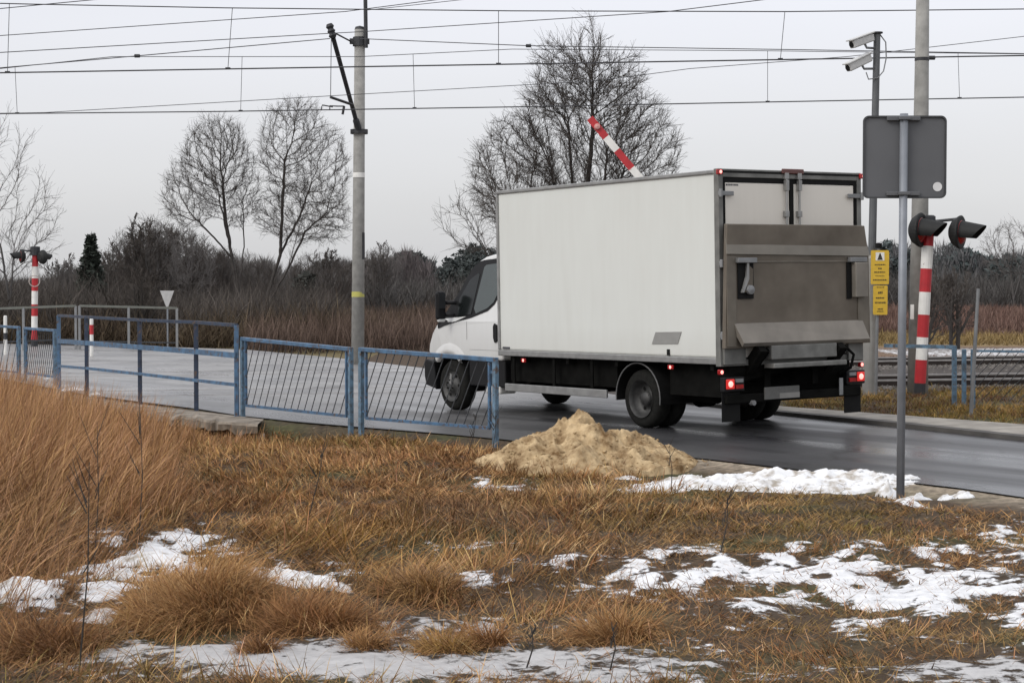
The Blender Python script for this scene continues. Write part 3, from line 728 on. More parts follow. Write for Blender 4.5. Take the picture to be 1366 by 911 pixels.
def clods(parent, n, rx, ry, s0, s1, mat, name, rin=.2):
    a = rng.uniform(0, 2*PI, n); rr = rin+(1.12-rin)*np.sqrt(rng.random(n)); X_ = np.cos(a)*rr*rx; Y_ = np.sin(a)*rr*ry
    me = parent.data; co_ = np.zeros(len(me.vertices)*3); me.vertices.foreach_get('co', co_); co_ = co_.reshape(-1, 3)
    Z_ = np.zeros(n)
    for i in range(n):
        d = (co_[:, 0]-X_[i])**2+(co_[:, 1]-Y_[i])**2; j = d.argmin(); Z_[i] = co_[j, 2] if d[j] < .002 else height_fast(np.array([parent.location.x+X_[i]]), np.array([parent.location.y+Y_[i]]))[0]-parent.location.z
    b = np.array([[1,0,0],[0,1,0],[-1,0,0],[0,-1,0],[0,0,1],[0,0,-1]], float); s_ = rng.uniform(s0, s1, (n, 1, 1))*rng.uniform(.6, 1, (n, 1, 1))
    V = np.stack([X_, Y_, Z_], 1)[:, None]+b[None]*s_*rng.uniform(.6, 1.3, (n, 6, 1))*np.array([1, 1, .7])+rng.normal(0, .12, (n, 6, 3))*s_
    f = np.array([0,1,4, 1,2,4, 2,3,4, 3,0,4, 1,0,5, 2,1,5, 3,2,5, 0,3,5]); fl = ((np.arange(n)*6)[:, None]+f).ravel()
    o = npmesh(name, V.reshape(-1, 3), fl, np.full(n*8, 3), mat, parent=parent); o['kind'] = 'stuff'
clods(o, 900, 1.10, .92, .006, .030, M['sand'], 'loose_clods')
bp_ = [G(915, 627), G(985, 634), G(1060, 643), G(1130, 651), G(1210, 657)]
o = mound('snow_bank', G(1040, 641), 1.42, .60, .075, M['snow'], 8.1, 190, 2.2, .5, [(-.55, .2, .12, .06), (-.05, .25, .16, .05), (.3, .1, .1, .03), (-.3, .3, .12, .05)], 6)
tag(o, 'dirty white snow bank ploughed along the near road edge left of the sign post', 'snow bank')
clods(o, 420, 1.30, .62, .008, .034, M['snow'], 'loose_chunks', .4)
def lump(px, py, r, h, label, cat='snow lump', g='lumps of snow and ice on the verge', seed=None):
    o = mound('snow_lump', G(px, py), r, r*.8, h, M['snow'], seed or random.uniform(0, 9), 26, .8, .6, None, 3); return tag(o, label, cat, g)
lump(835, 632, .16, .04, 'thin snow patch at the front foot of the sand pile')
lump(660, 616, .10, .03, 'small snow patch at the left foot of the sand pile')
lump(1184, 655, .10, .13, 'upright lump of snow touching the left of the sign post')
lump(1225, 662, .13, .07, 'flat lump of snow right of the sign post foot')
lump(1262, 661, .07, .05, 'small snow lump second from the right end of the bank')
lump(1284, 660, .10, .06, 'last snow lump at the right end of the bank')
lump(1212, 674, .10, .04, 'snow lump on the grass in front of the sign post')
lump(205, 735, .30, .07, 'broad snow patch on the left behind the largest tussock')
lump(168, 775, .12, .07, 'narrow snow patch left of the largest tussock')
lump(28, 800, .26, .08, 'large snow patch at the left edge under the reeds')
lump(375, 758, .15, .09, 'snow lump between tussocks, upper one of the middle left cluster')
lump(415, 770, .15, .09, 'snow lump right of the big tussock')
lump(380, 776, .11, .07, 'small snow lump behind the big tussock')
lump(328, 771, .10, .08, 'snow lump at the left of the middle left cluster')
lump(460, 775, .06, .05, 'greyish snow lump right of the middle left cluster')
lump(134, 818, .08, .05, 'snow lump below the left snow patch')
for (px, py, r, l) in [(342, 468, .5, 'larger snow lump on the far road edge behind the guard rail end'), (278, 464, .3, 'small snow lump on the far road edge left of the larger one'), (430, 473, .25, 'thin snow lump on the far road edge near the concrete mast'), (62, 506, .35, 'snow lump at the roadside behind the left fence panel'), (102, 521, .28, 'snow lump at the near road edge behind the guard rail'), (128, 527, .2, 'small snow lump beside the second guard rail post')]:
    lump(px, py, r, r*.35, l, g='lumps of snow along the road edges')

# ------------------------------------------------------------------ culvert slab
sl = [G(62, 536), G(110, 543), G(170, 549), G(230, 557), G(290, 564), G(342, 569)]
back = [G(75, 521), G(115, 531), G(187, 541), G(262, 550), G(312, 556), G(352, 561)]
s1_ = resample(sl, 70); s2_ = resample(back, 70); mb = MB(); vs = []; fs = []
rs_ = random.Random(5); off = 0
for i, (p, q) in enumerate(zip(s1_, s2_)):
    off = off*.75+rs_.gauss(0, .05); bite = .16 if i in (22, 23, 24, 41, 42) else (.08 if i in (12, 33, 55) else 0)
    d_ = (p-q); d_.z = 0; d_.normalize(); e_ = p+d_*(off-bite); zz = float(base_z(p.x))+.022+rs_.gauss(0, .006)-(.02 if 30 < i < 48 else 0)
    th = .12+rs_.gauss(0, .02)
    vs += [(q.x, q.y, float(base_z(q.x))+.02), (e_.x-d_.x*.03, e_.y-d_.y*.03, zz), (e_.x, e_.y, zz-.03), (e_.x-d_.x*rs_.uniform(0, .06), e_.y-d_.y*.04, zz-th)]
for i in range(69):
    for j in range(3): b_ = 4*i+j; fs.append((b_, b_+1, b_+5, b_+4))
sb = MB().add(vs, fs).build('culvert_slab', M['slab']); tag(sb, 'cracked concrete culvert slab under the blue guard rail', 'culvert')
mb = MB()
for a, b in zip(sl, sl[1:]):
    o_ = Vector((.08, .18, 0)); a2 = a+o_; b2 = b+o_
    mb.add([(a2.x,a2.y,a2.z-.10),(b2.x,b2.y,b2.z-.10),(b2.x,b2.y,b2.z-.7),(a2.x,a2.y,a2.z-.7)], [(0,1,2,3)])
mb.build('head_wall', M['slab'], sb)

# ------------------------------------------------------------------ the lorry (local axes: x right, y forward, z up; origin under the rear left corner)
LM = TILT @ Matrix.Translation((2.3073, 19.2518, .012)) @ Matrix.Rotation(.5995, 4, 'Z')
lorry = thing('box_lorry', 'white box lorry with a raised tail lift driving away over the crossing', 'lorry')
lorry.matrix_world = LM
W_, Lb, ZB, ZT = 2.2, 4.42, .80, 2.97
box = MB().box(.022, W_-.022, .05, Lb-.02, ZB+.07, ZT-.022).build('cargo_box', M['box_white'], lorry, bevel=.03, seg=3)
mb = MB()
for x in (0, W_-.045): mb.box(x, x+.045, .06, Lb, ZT-.045, ZT); mb.box(x-.004, x+.041, .04, Lb+.0, ZB, ZB+.075)
for x in (0, W_-.04): mb.box(x, x+.04, Lb-.035, Lb+.004, ZB+.076, ZT-.046)
for y in (.06, Lb-.04): mb.box(.046, W_-.046, y, y+.035, ZT-.044, ZT+.002)
mb.build('edge_trim', M['alu'], box, bevel=.010)
mb = MB().prism([(1.21, 1.01), (1.14, 1.15), (.67, 1.16), (.74, 1.02)], .014, .019, lambda u, v, t: (t, u, v)); mb.build('grey_sticker', M['sticker'], box)
MB().box(.012, .02, .885, .935, .885, .955).build('rubber_latch', M['rubber'], box)
MB().box(.012, .02, 4.17, 4.33, .892, .918).build('maker_plate', M['dark_mark'], box)
# rear frame
mb = MB(); mb.box(-.012, .055, -.03, .05, ZB-.02, ZT+.01); mb.box(W_-.055, W_+.012, -.03, .05, ZB-.02, ZT+.01)
mb.box(.056, W_-.056, -.03, .05, ZT-.085, ZT+.008); mb.box(.056, W_-.056, -.03, .05, ZB-.02, ZB+.05)
mb.build('rear_frame', M['alu_dull'], lorry, bevel=.006)
mb = MB(); mb.box(.058, W_-.058, -.018, .04, ZT-.135, ZT-.088); mb.box(.058, .095, -.02, .04, ZB+.06, ZT-.137); mb.box(W_-.095, W_-.058, -.02, .04, ZB+.06, ZT-.137)
mb.box(W_/2-.028, W_/2+.028, -.024, .04, ZB+.06, ZT-.137); mb.box(-.013, W_+.013, -.034, -.031, ZT-.035, ZT-.012)
mb.build('door_seal', M['rubber'], lorry)
for s in (0, 1):
    a, b = (.10, W_/2-.032) if s == 0 else (W_/2+.032, W_-.10)
    d = MB().box(a, b, -.012, .03, ZB+.07, ZT-.142).build('rear_door', M['door_cream'], lorry, bevel=.006)
    x = W_/2-.10 if s == 0 else W_/2+.10
    mb = MB().tube([(x, -.045, ZB+.1), (x, -.045, ZT-.05)], .014, 8)
    for z in (2.45, 2.88): mb.box(x-.03, x+.03, -.06, -.013, z, z+.07)
    mb.box(x-.022, x+.022, -.07, -.02, ZT-.22, ZT-.10)
    mb.build('lock_rod', M['alu'], d, bevel=.003)
    for z in (2.68, 1.9, 1.1):
        x0, x1 = (-.02, .20) if s == 0 else (W_-.22, W_+.03)
        mb = MB().box(x0, x1, -.05, -.013 if 0 else -.031, z, z+.05)
        hx = .0 if s == 0 else W_
        mb.tube([(hx, -.055, z-.02), (hx, -.055, z+.07)], .022, 8)
        mb.build('hinge', M['galv'], d, bevel=.006)
mb = MB()                                                     # tiny illegible maker's lettering on the left rear door
xx = .115
for wd in (.022, .014, .02, .018, .008, .02, .02, .016):
    mb.box(xx, xx+wd, -.0135, -.0125, 2.792, 2.812); xx += wd+.006
mb.build('door_lettering', M['dark_mark'], lorry)
# tail lift, folded up against the doors
def R3(poly, y0, y1): return MB().prism(poly, y0, y1, lambda u, v, t: (u, t, v))
tl = R3([(-.03, .98), (.02, 2.36), (2.16, 2.355), (2.225, 2.0), (2.24, .98)], -.13, -.075).build('tail_lift', M['lift'], lorry, bevel=.008)
mb = MB().add([(.0, -.132, 2.03), (2.22, -.132, 2.0), (2.16, -.085, 2.36), (.02, -.085, 2.365), (.0, -.15, 2.03), (2.222, -.15, 2.0)], [(4, 5, 2, 3), (0, 1, 5, 4), (0, 4, 3), (1, 2, 5)])
mb.build('tip_wedge', simple('lift tip', (.175, .16, .135), .5, .35, .18, 2.5), tl)
mb = MB().box(.0, .13, -.142, -.131, 1.0, 2.0).box(2.03, 2.2, -.142, -.131, 1.0, 1.97).box(.13, 2.03, -.138, -.131, 1.93, 1.95); mb.build('panel_rib', M['lift_light'] if 0 else simple('lift rib', (.145, .128, .104), .5, .35, .2, 4), tl, bevel=.003)
mb = MB(); 
mb.add([(.10, -.14, 1.26), (2.10, -.14, 1.25), (2.16, -.20, 1.03), (.17, -.22, 1.04), (.10, -.10, 1.20), (2.12, -.10, 1.2), (2.16, -.17, .99), (.17, -.19, 1.0)], [(0,1,2,3),(7,6,5,4),(3,2,6,7),(0,3,7,4),(1,5,6,2)])
mb.build('lift_lip', M['lift_light'], tl)
for x0, x1, kind in ((.13, .41, 0), (1.87, 2.14, 1)):
    MB().box(x0, x1, -.19, -.131, 1.93, 1.985).build('bracket', M['galv'], tl, bevel=.006)
    if kind == 0:
        mb = MB().box(x0+.03, x1-.02, -.145, -.1305, 1.53, 1.93); mb.build('recess', M['rubber'], tl)
        mb = MB().prism([(.27, 1.93), (.30, 1.93), (.30, 1.75), (.22, 1.60), (.19, 1.60), (.26, 1.78)], -.175, -.15, lambda u, v, t: (u, t, v)); mb.build('flap_arm', M['alu'], tl)
        MB().prism([(.22, 1.60), (.36, 1.60), (.37, 1.86), (.31, 1.9), (.28, 1.7)], -.165, -.148, lambda u, v, t: (u, t, v)).build('folding_leg', M['lift'], tl, bevel=.004)
        MB().lathe([(0, .0), (0, .055), (.03, .05), (.04, .0)], (.31, -.166, 1.63), (0, -1, 0), 14).build('roller', M['galv'], tl, smooth=False)
    else:
        MB().box(x0-.02, x0+.05, -.145, -.1305, 1.50, 1.93).build('recess', M['rubber'], tl)
        MB().box(x0+.06, x1-.01, -.21, -.131, 1.52, 1.925).build('folding_leg', M['lift_light'], tl, bevel=.008)
for a_, b_, c_ in ((.02, .34, .80), (1.95, 2.19, .78)): MB().box(a_, b_, -.06, .0, c_, .983).build('cheek_plate', M['alu_dull'], lorry, bevel=.005)
mb = MB().box(.60, 1.62, -.20, -.10, .84, 1.0).box(.58, 1.72, -.26, -.09, .745, .80); mb.build('lift_crossbeam', M['alu_dull'], lorry, bevel=.01)
for x in (.45, 1.68):
    MB().beam((x, .2, .55), (x, -.20, .98), .10, .12).build('lift_arm', M['chassis'], lorry); MB().tube([(x+.12, .3, .48), (x+.12, -.16, .95)], .035, 10).build('lift_cylinder', M['chassis'], lorry)
mb = MB()
mb.tube([(1.85, -.1, .95), (1.95, -.14, .85), (1.92, -.12, .70), (1.85, 0, .62)], .018, 8)
mb.build('hydraulic_hose', M['chassis'], lorry)
mb = MB()                                                     # ladder frame, axles, boxes
for x in (.68, 1.42): mb.box(x, x+.09, .0, 6.1, .52, .72)
for y in (.15, .9, 1.9, 2.9, 3.9): mb.box(.04, W_-.04, y, y+.06, .725, .799)
for y in (.3, 2.3, 4.0): mb.box(.7, 1.5, y, y+.08, .55, .7)
mb.tube([(.2, 1.54, .36), (2.0, 1.54, .36)], .06, 10); mb.lathe([(-.16, .05), (-.1, .16), (.1, .16), (.16, .05)], (1.1, 1.54, .36), (1, 0, 0), 16)
mb.tube([(.25, 5.81, .33), (1.95, 5.81, .33)], .05, 10)
mb.box(.30, .66, 2.5, 3.5, .38, .70); mb.box(1.52, 1.85, 2.2, 3.6, .36, .68); mb.box(.5, 1.7, 4.4, 6.3, .30, .62); mb.box(.25, 1.95, .02, .35, .44, .72)
mb.tube([(.5, .6, .40), (.5, 1.1, .42)], .09, 12)
mb.build('chassis_frame', M['chassis'], lorry, bevel=.008)
MB().box(.16, 2.04, 2.06, 4.36, .46, .79).build('underbody_shade_fill', M['chassis'], lorry); MB().box(.16, 2.04, .02, 1.06, .42, .79).build('underbody_shade_fill', M['chassis'], lorry)  # dark boxes added to stand in for the shade under the body
def wheel(x0, x1, y, R=.348, dual=False):
    t = MB(); w_ = x1-x0; s = 1 if x1 > x0 else -1
    prof = [(0, .225), (.012*s, .235), (.0*s, R-.07), (.02*s, R-.025), (.05*s, R), (w_-.05*s, R), (w_-.02*s, R-.025), (w_, R-.07), (w_, .225)]
    ty = t.lathe(prof, (x0, y, R), (1, 0, 0), 40).build('wheel', M['tyre'], lorry, smooth=True)
    r = MB()
    if dual: pr = [(.0, .228), (.015*s, .215), (.05*s, .20), (.115*s, .185), (.125*s, .10), (.09*s, .085), (.06*s, .08), (.055*s, .0)]
    else: pr = [(.0, .228), (.012*s, .215), (.045*s, .20), (.03*s, .12), (.0*s, .095), (-.012*s, .085), (-.012*s, .0)]
    r.lathe(pr, (x0, y, R), (1, 0, 0), 36)
    r.build('rim', M['rim'], ty, smooth=True)
    h = MB()
    for k in range(6):
        a = 2*PI*k/6
        d_ = .118*s if dual else .028*s
        rr = .135 if dual else .150
        c = (x0+d_, y+math.cos(a)*rr, R+math.sin(a)*rr)
        h.lathe([(-.004*s, 0), (-.004*s, .024)], c, (1, 0, 0), 12)
        c = (x0+(.09*s if dual else -.005*s), y+math.cos(a+.5)*.072, R+math.sin(a+.5)*.072)
        h.lathe([(-.03*s, 0), (-.03*s, .011), (0, .011)], c, (1, 0, 0), 6)
    h.build('hub_detail', M['rubber'], ty)
    if not dual: MB().beam((x0-.014*s, y+.0, R+.02), (x0-.02*s, y-.03, R+.16), .05, .012, (1, 0, 0)).build('bright_trim', M['alu'], ty)
wheel(.10, .32, 1.5413, dual=True); wheel(2.10, 1.88, 1.5413, dual=True); wheel(.35, .56, 1.5413, dual=True); wheel(1.85, 1.64, 1.5413, dual=True)
wheel(.14, .37, 5.8111); wheel(2.06, 1.83, 5.8111)
for sx in (0, 1):
    X0, X1 = (.06, .60) if sx == 0 else (1.60, 2.14)
    n = 20; vs = []; fs = []
    for k in range(n+1):
        a = -.15+(PI+.25)*k/n; 
        for x in (X0, X1):
            for r_ in (.405, .425): vs.append((x, 1.5413-math.cos(a)*r_, .36+math.sin(a)*r_))
    for k in range(n):
        b = 4*k; fs += [(b, b+4, b+5, b+1), (b+2, b+3, b+7, b+6), (b+1, b+5, b+7, b+3), (b, b+2, b+6, b+4)]
    MB().add(vs, fs).build('mudguard', M['mud_guard'], lorry, smooth=False)
    xe_ = .058 if sx == 0 else 2.142
    MB().tube([(xe_, 1.5413-math.cos(-.15+(PI+.25)*k/20)*.418, .36+math.sin(-.15+(PI+.25)*k/20)*.418) for k in range(21)], .008, 6).build('mudguard_edge', simple('worn mudguard edge', (.12, .12, .12), .5), lorry)
    xs = (.03, .06) if sx == 0 else (2.14, 2.17)
    MB().box(xs[0], xs[1], 2.12, 4.32, .335, .435).build('side_guard', M['alu'], lorry, bevel=.008)
    for y in (2.4, 3.2, 4.1): MB().box(xs[0]+.01, xs[1]-.002, y, y+.05, .436, .79).build('guard_bracket', M['chassis'], lorry)
    # rear lamp cluster
    xa, xb = (.0, .30) if sx == 0 else (1.90, 2.2)
    hl = MB().box(xa, xb, -.075, -.0, .50, .66).build('tail_light', M['black_plastic'], lorry, bevel=.01)
    o1 = (xa+.02, xa+.14) if sx == 0 else (xb-.14, xb-.02)
    MB().box(o1[0], o1[1], -.092, -.076, .53, .64).build('brake_lens', M['red_lamp'], hl, bevel=.01)
    cx = (o1[0]+o1[1])/2; MB().lathe([(0, .036), (.008, .03), (.012, 0)], (cx, -.0925, .585), (0, -1, 0), 14).build('bulb_glow', M['red_core'], hl, smooth=True)
    o2 = (xa+.16, xb-.03) if sx == 0 else (xa+.03, xb-.16)
    MB().box(o2[0], o2[1], -.09, -.076, .53, .575).build('reflector', M['red_dark'], hl); MB().box(o2[0], o2[1], -.09, -.076, .60, .64).build('reverse_lens', M['galv'], hl)
    MB().box(xa+.01, xb-.02, -.02, -.012, .16, .49).build('mud_flap', M['rubber'], lorry)
    cx = -.02 if sx == 0 else W_+.0
    ml = MB().box(cx-.03, cx+.05, -.06, -.0315, ZT-.06, ZT+.0).build('marker_light', M['red_dark'], lorry, bevel=.008); MB().lathe([(0, .020), (.012, 0)], (cx+.02, -.0605, ZT-.03), (0, -1, 0), 12).build('bulb_glow', M['red_core'], ml)
    cx = -.01 if sx == 0 else W_-.02
    ml = MB().box(cx-.03, cx+.03, -.05, -.0, .69, .75).build('marker_light', M['red_dark'], lorry, bevel=.012); MB().lathe([(0, .022), (.012, 0)], (cx, -.0505, .72), (0, -1, 0), 12).build('bulb_glow', M['red_core'], ml)
    for y in (.86, 3.84):
        xq = -.002 if sx == 0 else W_+.002; s = -1 if sx == 0 else 1
        ml = MB().box(min(xq, xq-.02*s), max(xq, xq-.02*s), y-.05, y+.05, .725, .775).build('marker_light', M['red_dark'], lorry, bevel=.006)
        MB().lathe([(0, .020), (.01, 0)], (xq+.001*s, y, .75), (s, 0, 0), 10).build('bulb_glow', M['red_core'], ml)
MB().box(.93, 1.27, -.055, -.0345, ZT-.03, ZT+.028).build('lamp_bar', simple('brake lamp bar', (.10, .035, .03), .3), lorry, bevel=.01)
MB().box(.05, 2.15, -.06, .02, .36, .46).build('rear_bumper', M['chassis'], lorry, bevel=.012)
MB().box(.60, 1.13, -.085, -.0615, .385, .525).build('licence_plate', M['plate'], lorry, bevel=.004)
MB().box(.82, 1.13, -.0875, -.0855, .39, .45).build('plate_light_patch', simple('plate pale', (.23, .225, .21), .5), lorry)
MB().tube([(.42, -.04, .36), (.42, -.10, .36)], .03, 12).build('exhaust_pipe', M['galv'], lorry)
MB().box(1.78, 1.84, -.075, -.0615, .38, .58).build('coupling_bracket', M['galv'], lorry, bevel=.004)
# ---- cab
BELT = 1.24; XL = .12
def inset(z): return XL+max(0, z-BELT)*.17
arc = [(5.8111+.42*math.cos(a), .36+.42*math.sin(a)) for a in np.linspace(-.05, PI+.05, 16)]
low = [(4.50, .72)]+[(5.8111-.43*math.cos(a), .36+.43*math.sin(a)) for a in np.linspace(.99, PI-.99, 12)]+[(6.36, .72), (6.47, .80), (6.43, .92), (6.30, 1.07), (6.16, 1.185), (5.95, BELT), (4.50, BELT)]
up = [(4.50, BELT), (5.95, BELT), (6.06, 1.27), (5.87, 1.40), (5.60, 1.68), (5.38, 1.96), (5.22, 2.07), (5.08, 2.12), (4.75, 2.17), (4.50, 2.20)]
def nose(y, x):   # plan rounding of the nose
    t = max(0, y-6.15)/.32; return x+.07*t*t
vsL = []; fsC = []
mb = MB()
for poly in (low, up):
    n = len(poly)
    Lp = [(nose(y, inset(z)), y, z) for y, z in poly]; Rp = [(2.2-x, y, z) for x, y, z in Lp]
    mb.add(Lp+Rp, [tuple(range(n)), tuple(range(2*n-1, n-1, -1))])
    m0 = range(n) if poly is low else range(1, n)
    for i in m0:
        j = (i+1) % n
        if poly is low and i == n-2: continue          # belt seam stays open inside
        mb.f.append((len(mb.v)-2*n+i, len(mb.v)-2*n+j, len(mb.v)-n+j, len(mb.v)-n+i))
me_ = bpy.data.meshes.new('cab_body'); me_.from_pydata(mb.v, [], mb.f)
bm = bmesh.new(); bm.from_mesh(me_); bmesh.ops.remove_doubles(bm, verts=bm.verts, dist=.0005); bmesh.ops.recalc_face_normals(bm, faces=bm.faces)
bm.to_mesh(me_); bm.free(); me_.materials.append(M['cab_white'])
cab = bpy.data.objects.new('cab_body', me_); col.objects.link(cab); cab.parent = lorry
md = cab.modifiers.new('bevel', 'BEVEL'); md.width = .035; md.segments = 3; md.limit_method = 'ANGLE'; md.angle_limit = .5
def side_panel(poly, name, mat, off, parent, s, thick=.012):
    f = (lambda u, v, t: (inset(v)-t, u, v)) if s == 0 else (lambda u, v, t: (2.2-inset(v)+t, u, v))
    return MB().prism(poly, -.004, off, f).build(name, mat, parent)
for s in (0, 1):
    fr = side_panel([(4.60, 1.62), (4.72, 1.47), (4.86, 1.385), (5.25, 1.29), (5.60, 1.235), (5.95, 1.175), (6.10, 1.135), (6.11, 1.20), (6.02, 1.29), (5.87, 1.40), (5.60, 1.68), (5.38, 1.955), (5.22, 2.055), (5.10, 2.075), (4.60, 2.10)], 'window_surround', M['black_plastic'], .006, cab, s)
    side_panel([(4.66, 1.62), (4.74, 1.50), (4.88, 1.42), (5.14, 1.35), (5.20, 1.42), (5.07, 1.98), (5.02, 2.01), (4.66, 2.03)], 'side_window', M['glass'], .011, cab, s)
    side_panel([(5.26, 1.34), (5.60, 1.30), (5.60, 1.55), (5.38, 1.82), (5.20, 1.90), (5.16, 1.88)], 'quarter_window', simple('quarter glass', (.008, .010, .010), .15, spec=.3), .0105, cab, s)
    zf_ = (lambda u, v, t: (XL-t, u, v)) if s == 0 else (lambda u, v, t: (2.2-XL+t, u, v))
    MB().prism([(4.60, .98), (4.66, .96), (4.69, 1.02), (4.69, 1.18), (4.66, 1.22), (4.60, 1.20)], -.002, .02, zf_).build('door_handle', M['black_plastic'], cab, bevel=.006)
    sm = MB().box(*((XL-.003, XL+.01) if s == 0 else (2.07, 2.083)), 4.56, 5.30, .856, .860)
    a_x = (XL-.0025, XL+.01) if s == 0 else (2.07, 2.0825)
    sm.box(*a_x, 5.36, 5.364, .99, 1.24); sm.build('door_seam', simple('door gap', (.25, .25, .25), .7), cab)
    # flared wing over the front wheel
    n = 22; vs = []; fs = []
    for k in range(n+1):
        a = .80+(PI-1.6)*k/n; ca, sa = math.cos(a), math.sin(a)
        out_ = XL-.028*math.sin(a)**.6
        for (r1, xo) in ((.42, XL+.03), (.425, out_), (.49, out_-.006), (.58, XL+.004)):
            y = 5.8111-ca*r1; z = .36+sa*r1
            x = nose(y, xo); vs.append((x if s == 0 else 2.2-x, y, z))
    for k in range(n):
        for j in range(3): b = 4*k+j; fs.append((b, b+1, b+5, b+4))
    MB().add(vs, fs).build('wing_flare', M['cab_white'], cab, smooth=True)
    # mirror
    mx = -.05 if s == 0 else 2.25; d = 1 if s == 0 else -1
    mh = MB().box(mx-.075, mx+.075, 5.72, 5.80, 1.26, 1.66).build('wing_mirror', M['black_plastic'], lorry, bevel=.045, seg=3)
    MB().box(mx-.055, mx+.055, 5.712, 5.7195, 1.42, 1.63).build('mirror_glass', simple('mirror glass', (.03, .032, .034), .12, spec=.4), mh); MB().box(mx-.05, mx+.07, 5.73, 5.79, 1.235, 1.29).build('mirror_foot', M['cab_white'], mh, bevel=.02)
    MB().tube([(mx+.05*d, 5.76, 1.50), (mx+.20*d, 5.70, 1.50), (mx+.29*d, 5.66, 1.46)], .028, 8).tube([(mx+.05*d, 5.76, 1.33), (mx+.28*d, 5.66, 1.33)], .022, 8).build('mirror_arm', M['black_plastic'], mh, smooth=True)
    hx = (.26, .62) if s == 0 else (1.58, 1.94)
    MB().add([(hx[0], 6.40, .78), (hx[1], 6.455, .80), (hx[1], 6.41, .98), (hx[0], 6.33, .98), (hx[0], 6.45, .77), (hx[1], 6.50, .79), (hx[1], 6.45, .975), (hx[0], 6.37, .975)], [(0,1,2,3),(4,5,6,7),(0,1,5,4),(1,2,6,5),(2,3,7,6),(3,0,4,7)]).build('headlight', simple('headlight glass', (.4, .42, .44), .08), lorry)
f_ = lambda u, v, t: (t, u, v)
MB().prism([(5.90, 1.385), (5.62, 1.675), (5.40, 1.955), (5.26, 2.045), (5.272, 2.055), (5.42, 1.965), (5.64, 1.685), (5.925, 1.39)], .30, 1.90, f_).build('windscreen', M['glass'], cab)
bp = [(6.22, .28), (6.52, .33), (6.56, .45), (6.56, .66), (6.49, .70), (6.27, .66), (6.24, .5)]
mb = MB(); n = len(bp); sec = []
for x, dy in ((.13, -.05), (.30, .0), (.6, .02), (1.6, .02), (1.9, .0), (2.07, -.05)): sec += [(x, y+dy*(1 if y > 6.4 else .2), z) for y, z in bp]
fsb = [tuple(range(n)), tuple(range(5*n, 6*n))]
for i in range(5):
    for j in range(n): fsb.append((i*n+j, i*n+(j+1) % n, (i+1)*n+(j+1) % n, (i+1)*n+j))
mb.add(sec, fsb).build('front_bumper', M['black_plastic'], lorry, bevel=.015)
MB().box(.66, 1.54, 6.455, 6.49, .72, .90).build('grille', M['black_plastic'], lorry, bevel=.01)
MB().box(.18, 2.02, 4.44, 4.52, .9, 2.2).build('cab_rear_wall', M['cab_white'], cab, bevel=.02)
R3([(.30, 2.18), (.42, 2.34), (1.78, 2.34), (1.90, 2.18)], 4.46, 4.7).build('roof_lip', M['cab_white'], cab, bevel=.03)
MB().box(.16, .42, 4.62, 4.98, .27, .38).build('cab_step', M['cab_white'], lorry, bevel=.02)
MB().box(.16, 2.04, 4.50, 5.38, .36, .715).build('sill', M['black_plastic'], lorry, bevel=.02)
for s in (0, 1):
    x = .15 if s == 0 else 2.05
    mb = MB(); mb.lathe([(0, .435), (.30 if s == 0 else -.30, .435)], (x, 5.8111, .36), (1, 0, 0), 20, -.2, PI+.2, ref=(0, 0, 1)); mb.build('wheel_arch_liner', M['rubber'], lorry)

# ------------------------------------------------------------------ blue fences along the near side of the road
def gp(px, py, off=0): p = G(px, py, off); return p
def at_h(px, py_top, base):  # height of something seen at py_top standing at base
    return D(px, py_top, base.y).z-base.z
def panel(pl, pr, hl, hr, nb, label, skew=.5, lift=.17, midpost=False, rungs=None):
    """slanted bar fence panel between two foot points"""
    root = thing('railing_panel', label, 'fence', pl, 0, 'blue railing panels beside the road')
    B = pr-pl; d = B.normalized(); L = B.length
    Z = Vector((0, 0, 1))
    tl_, tr = Z*hl, B+Z*hr
    bl, br = Z*lift, B+Z*lift
    for base, top in ((Vector((0,0,0)), tl_), (B, tr)):
        MB().beam(base-Z*.15, top, .055, .055, d).build('post', M['blue_pale'], root, bevel=.006)
    MB().beam(tl_-d*.02, tr+d*.02, .06, .05).build('top_rail', M['blue'], root, bevel=.006)
    o = .10
    f1 = bl+d*o; f2 = br-d*o; t1 = tl_+d*o-Z*.03; t2 = tr-d*o-Z*.03
    fr = MB().beam(f1, f2, .03, .035).beam(f1, t1, .03, .03, d).beam(f2, t2, .03, .03, d); fr.build('frame', M['blue'], root)
    for q in (.25, .85):
        MB().beam(Z*hl*q, Z*hl*q+d*o, .012, .03).beam(B+Z*hr*q-d*o, B+Z*hr*q, .012, .03).build('clip', M['blue'], root)
    mb = MB(); x = o-(hl-lift)*skew; Le = L-2*o; st = Le/nb
    k = -int((hl*skew)/st)-1
    while True:
        xb = o+k*st; xt = xb+(hl-lift)*skew
        if xb > L-o: break
        # clip the bar to the frame
        a0 = 0; a1 = 1
        if xb < o: a0 = (o-xb)/(xt-xb)
        if xt > L-o: a1 = (L-o-xb)/(xt-xb)
        if a1 > a0 and xt > o:
            def P(a):
                xx = xb+(xt-xb)*a; t = xx/L; h = (hl+(hr-hl)*t-.03-lift)*a+lift
                return B*t+Z*h
            mb.tube([P(a0), P(a1)], .0065, 6)
        k += 1
    mb.build('slanted_bars', M['bars'], root)
    return root
p1 = G(324, 557); p2 = G(468, 574); p2b = G(482, 576); p3 = G(661, 592)
h1 = at_h(324, 452, p1); h2 = at_h(468, 466, p2); h2b = at_h(482, 466, p2b); h3 = at_h(661, 480, p3)
panel(p1, p2, h1, h2, 15, 'blue slanted bar fence panel between the guard rail end and the concrete mast')
panel(p2b, p3, h2b, h3, 15, 'blue slanted bar fence panel right of the concrete mast, ending by the sand pile')
lp0 = G(-120, 494); lp1 = G(26, 508); lp1b = G(34, 509); lp2 = G(74, 515)
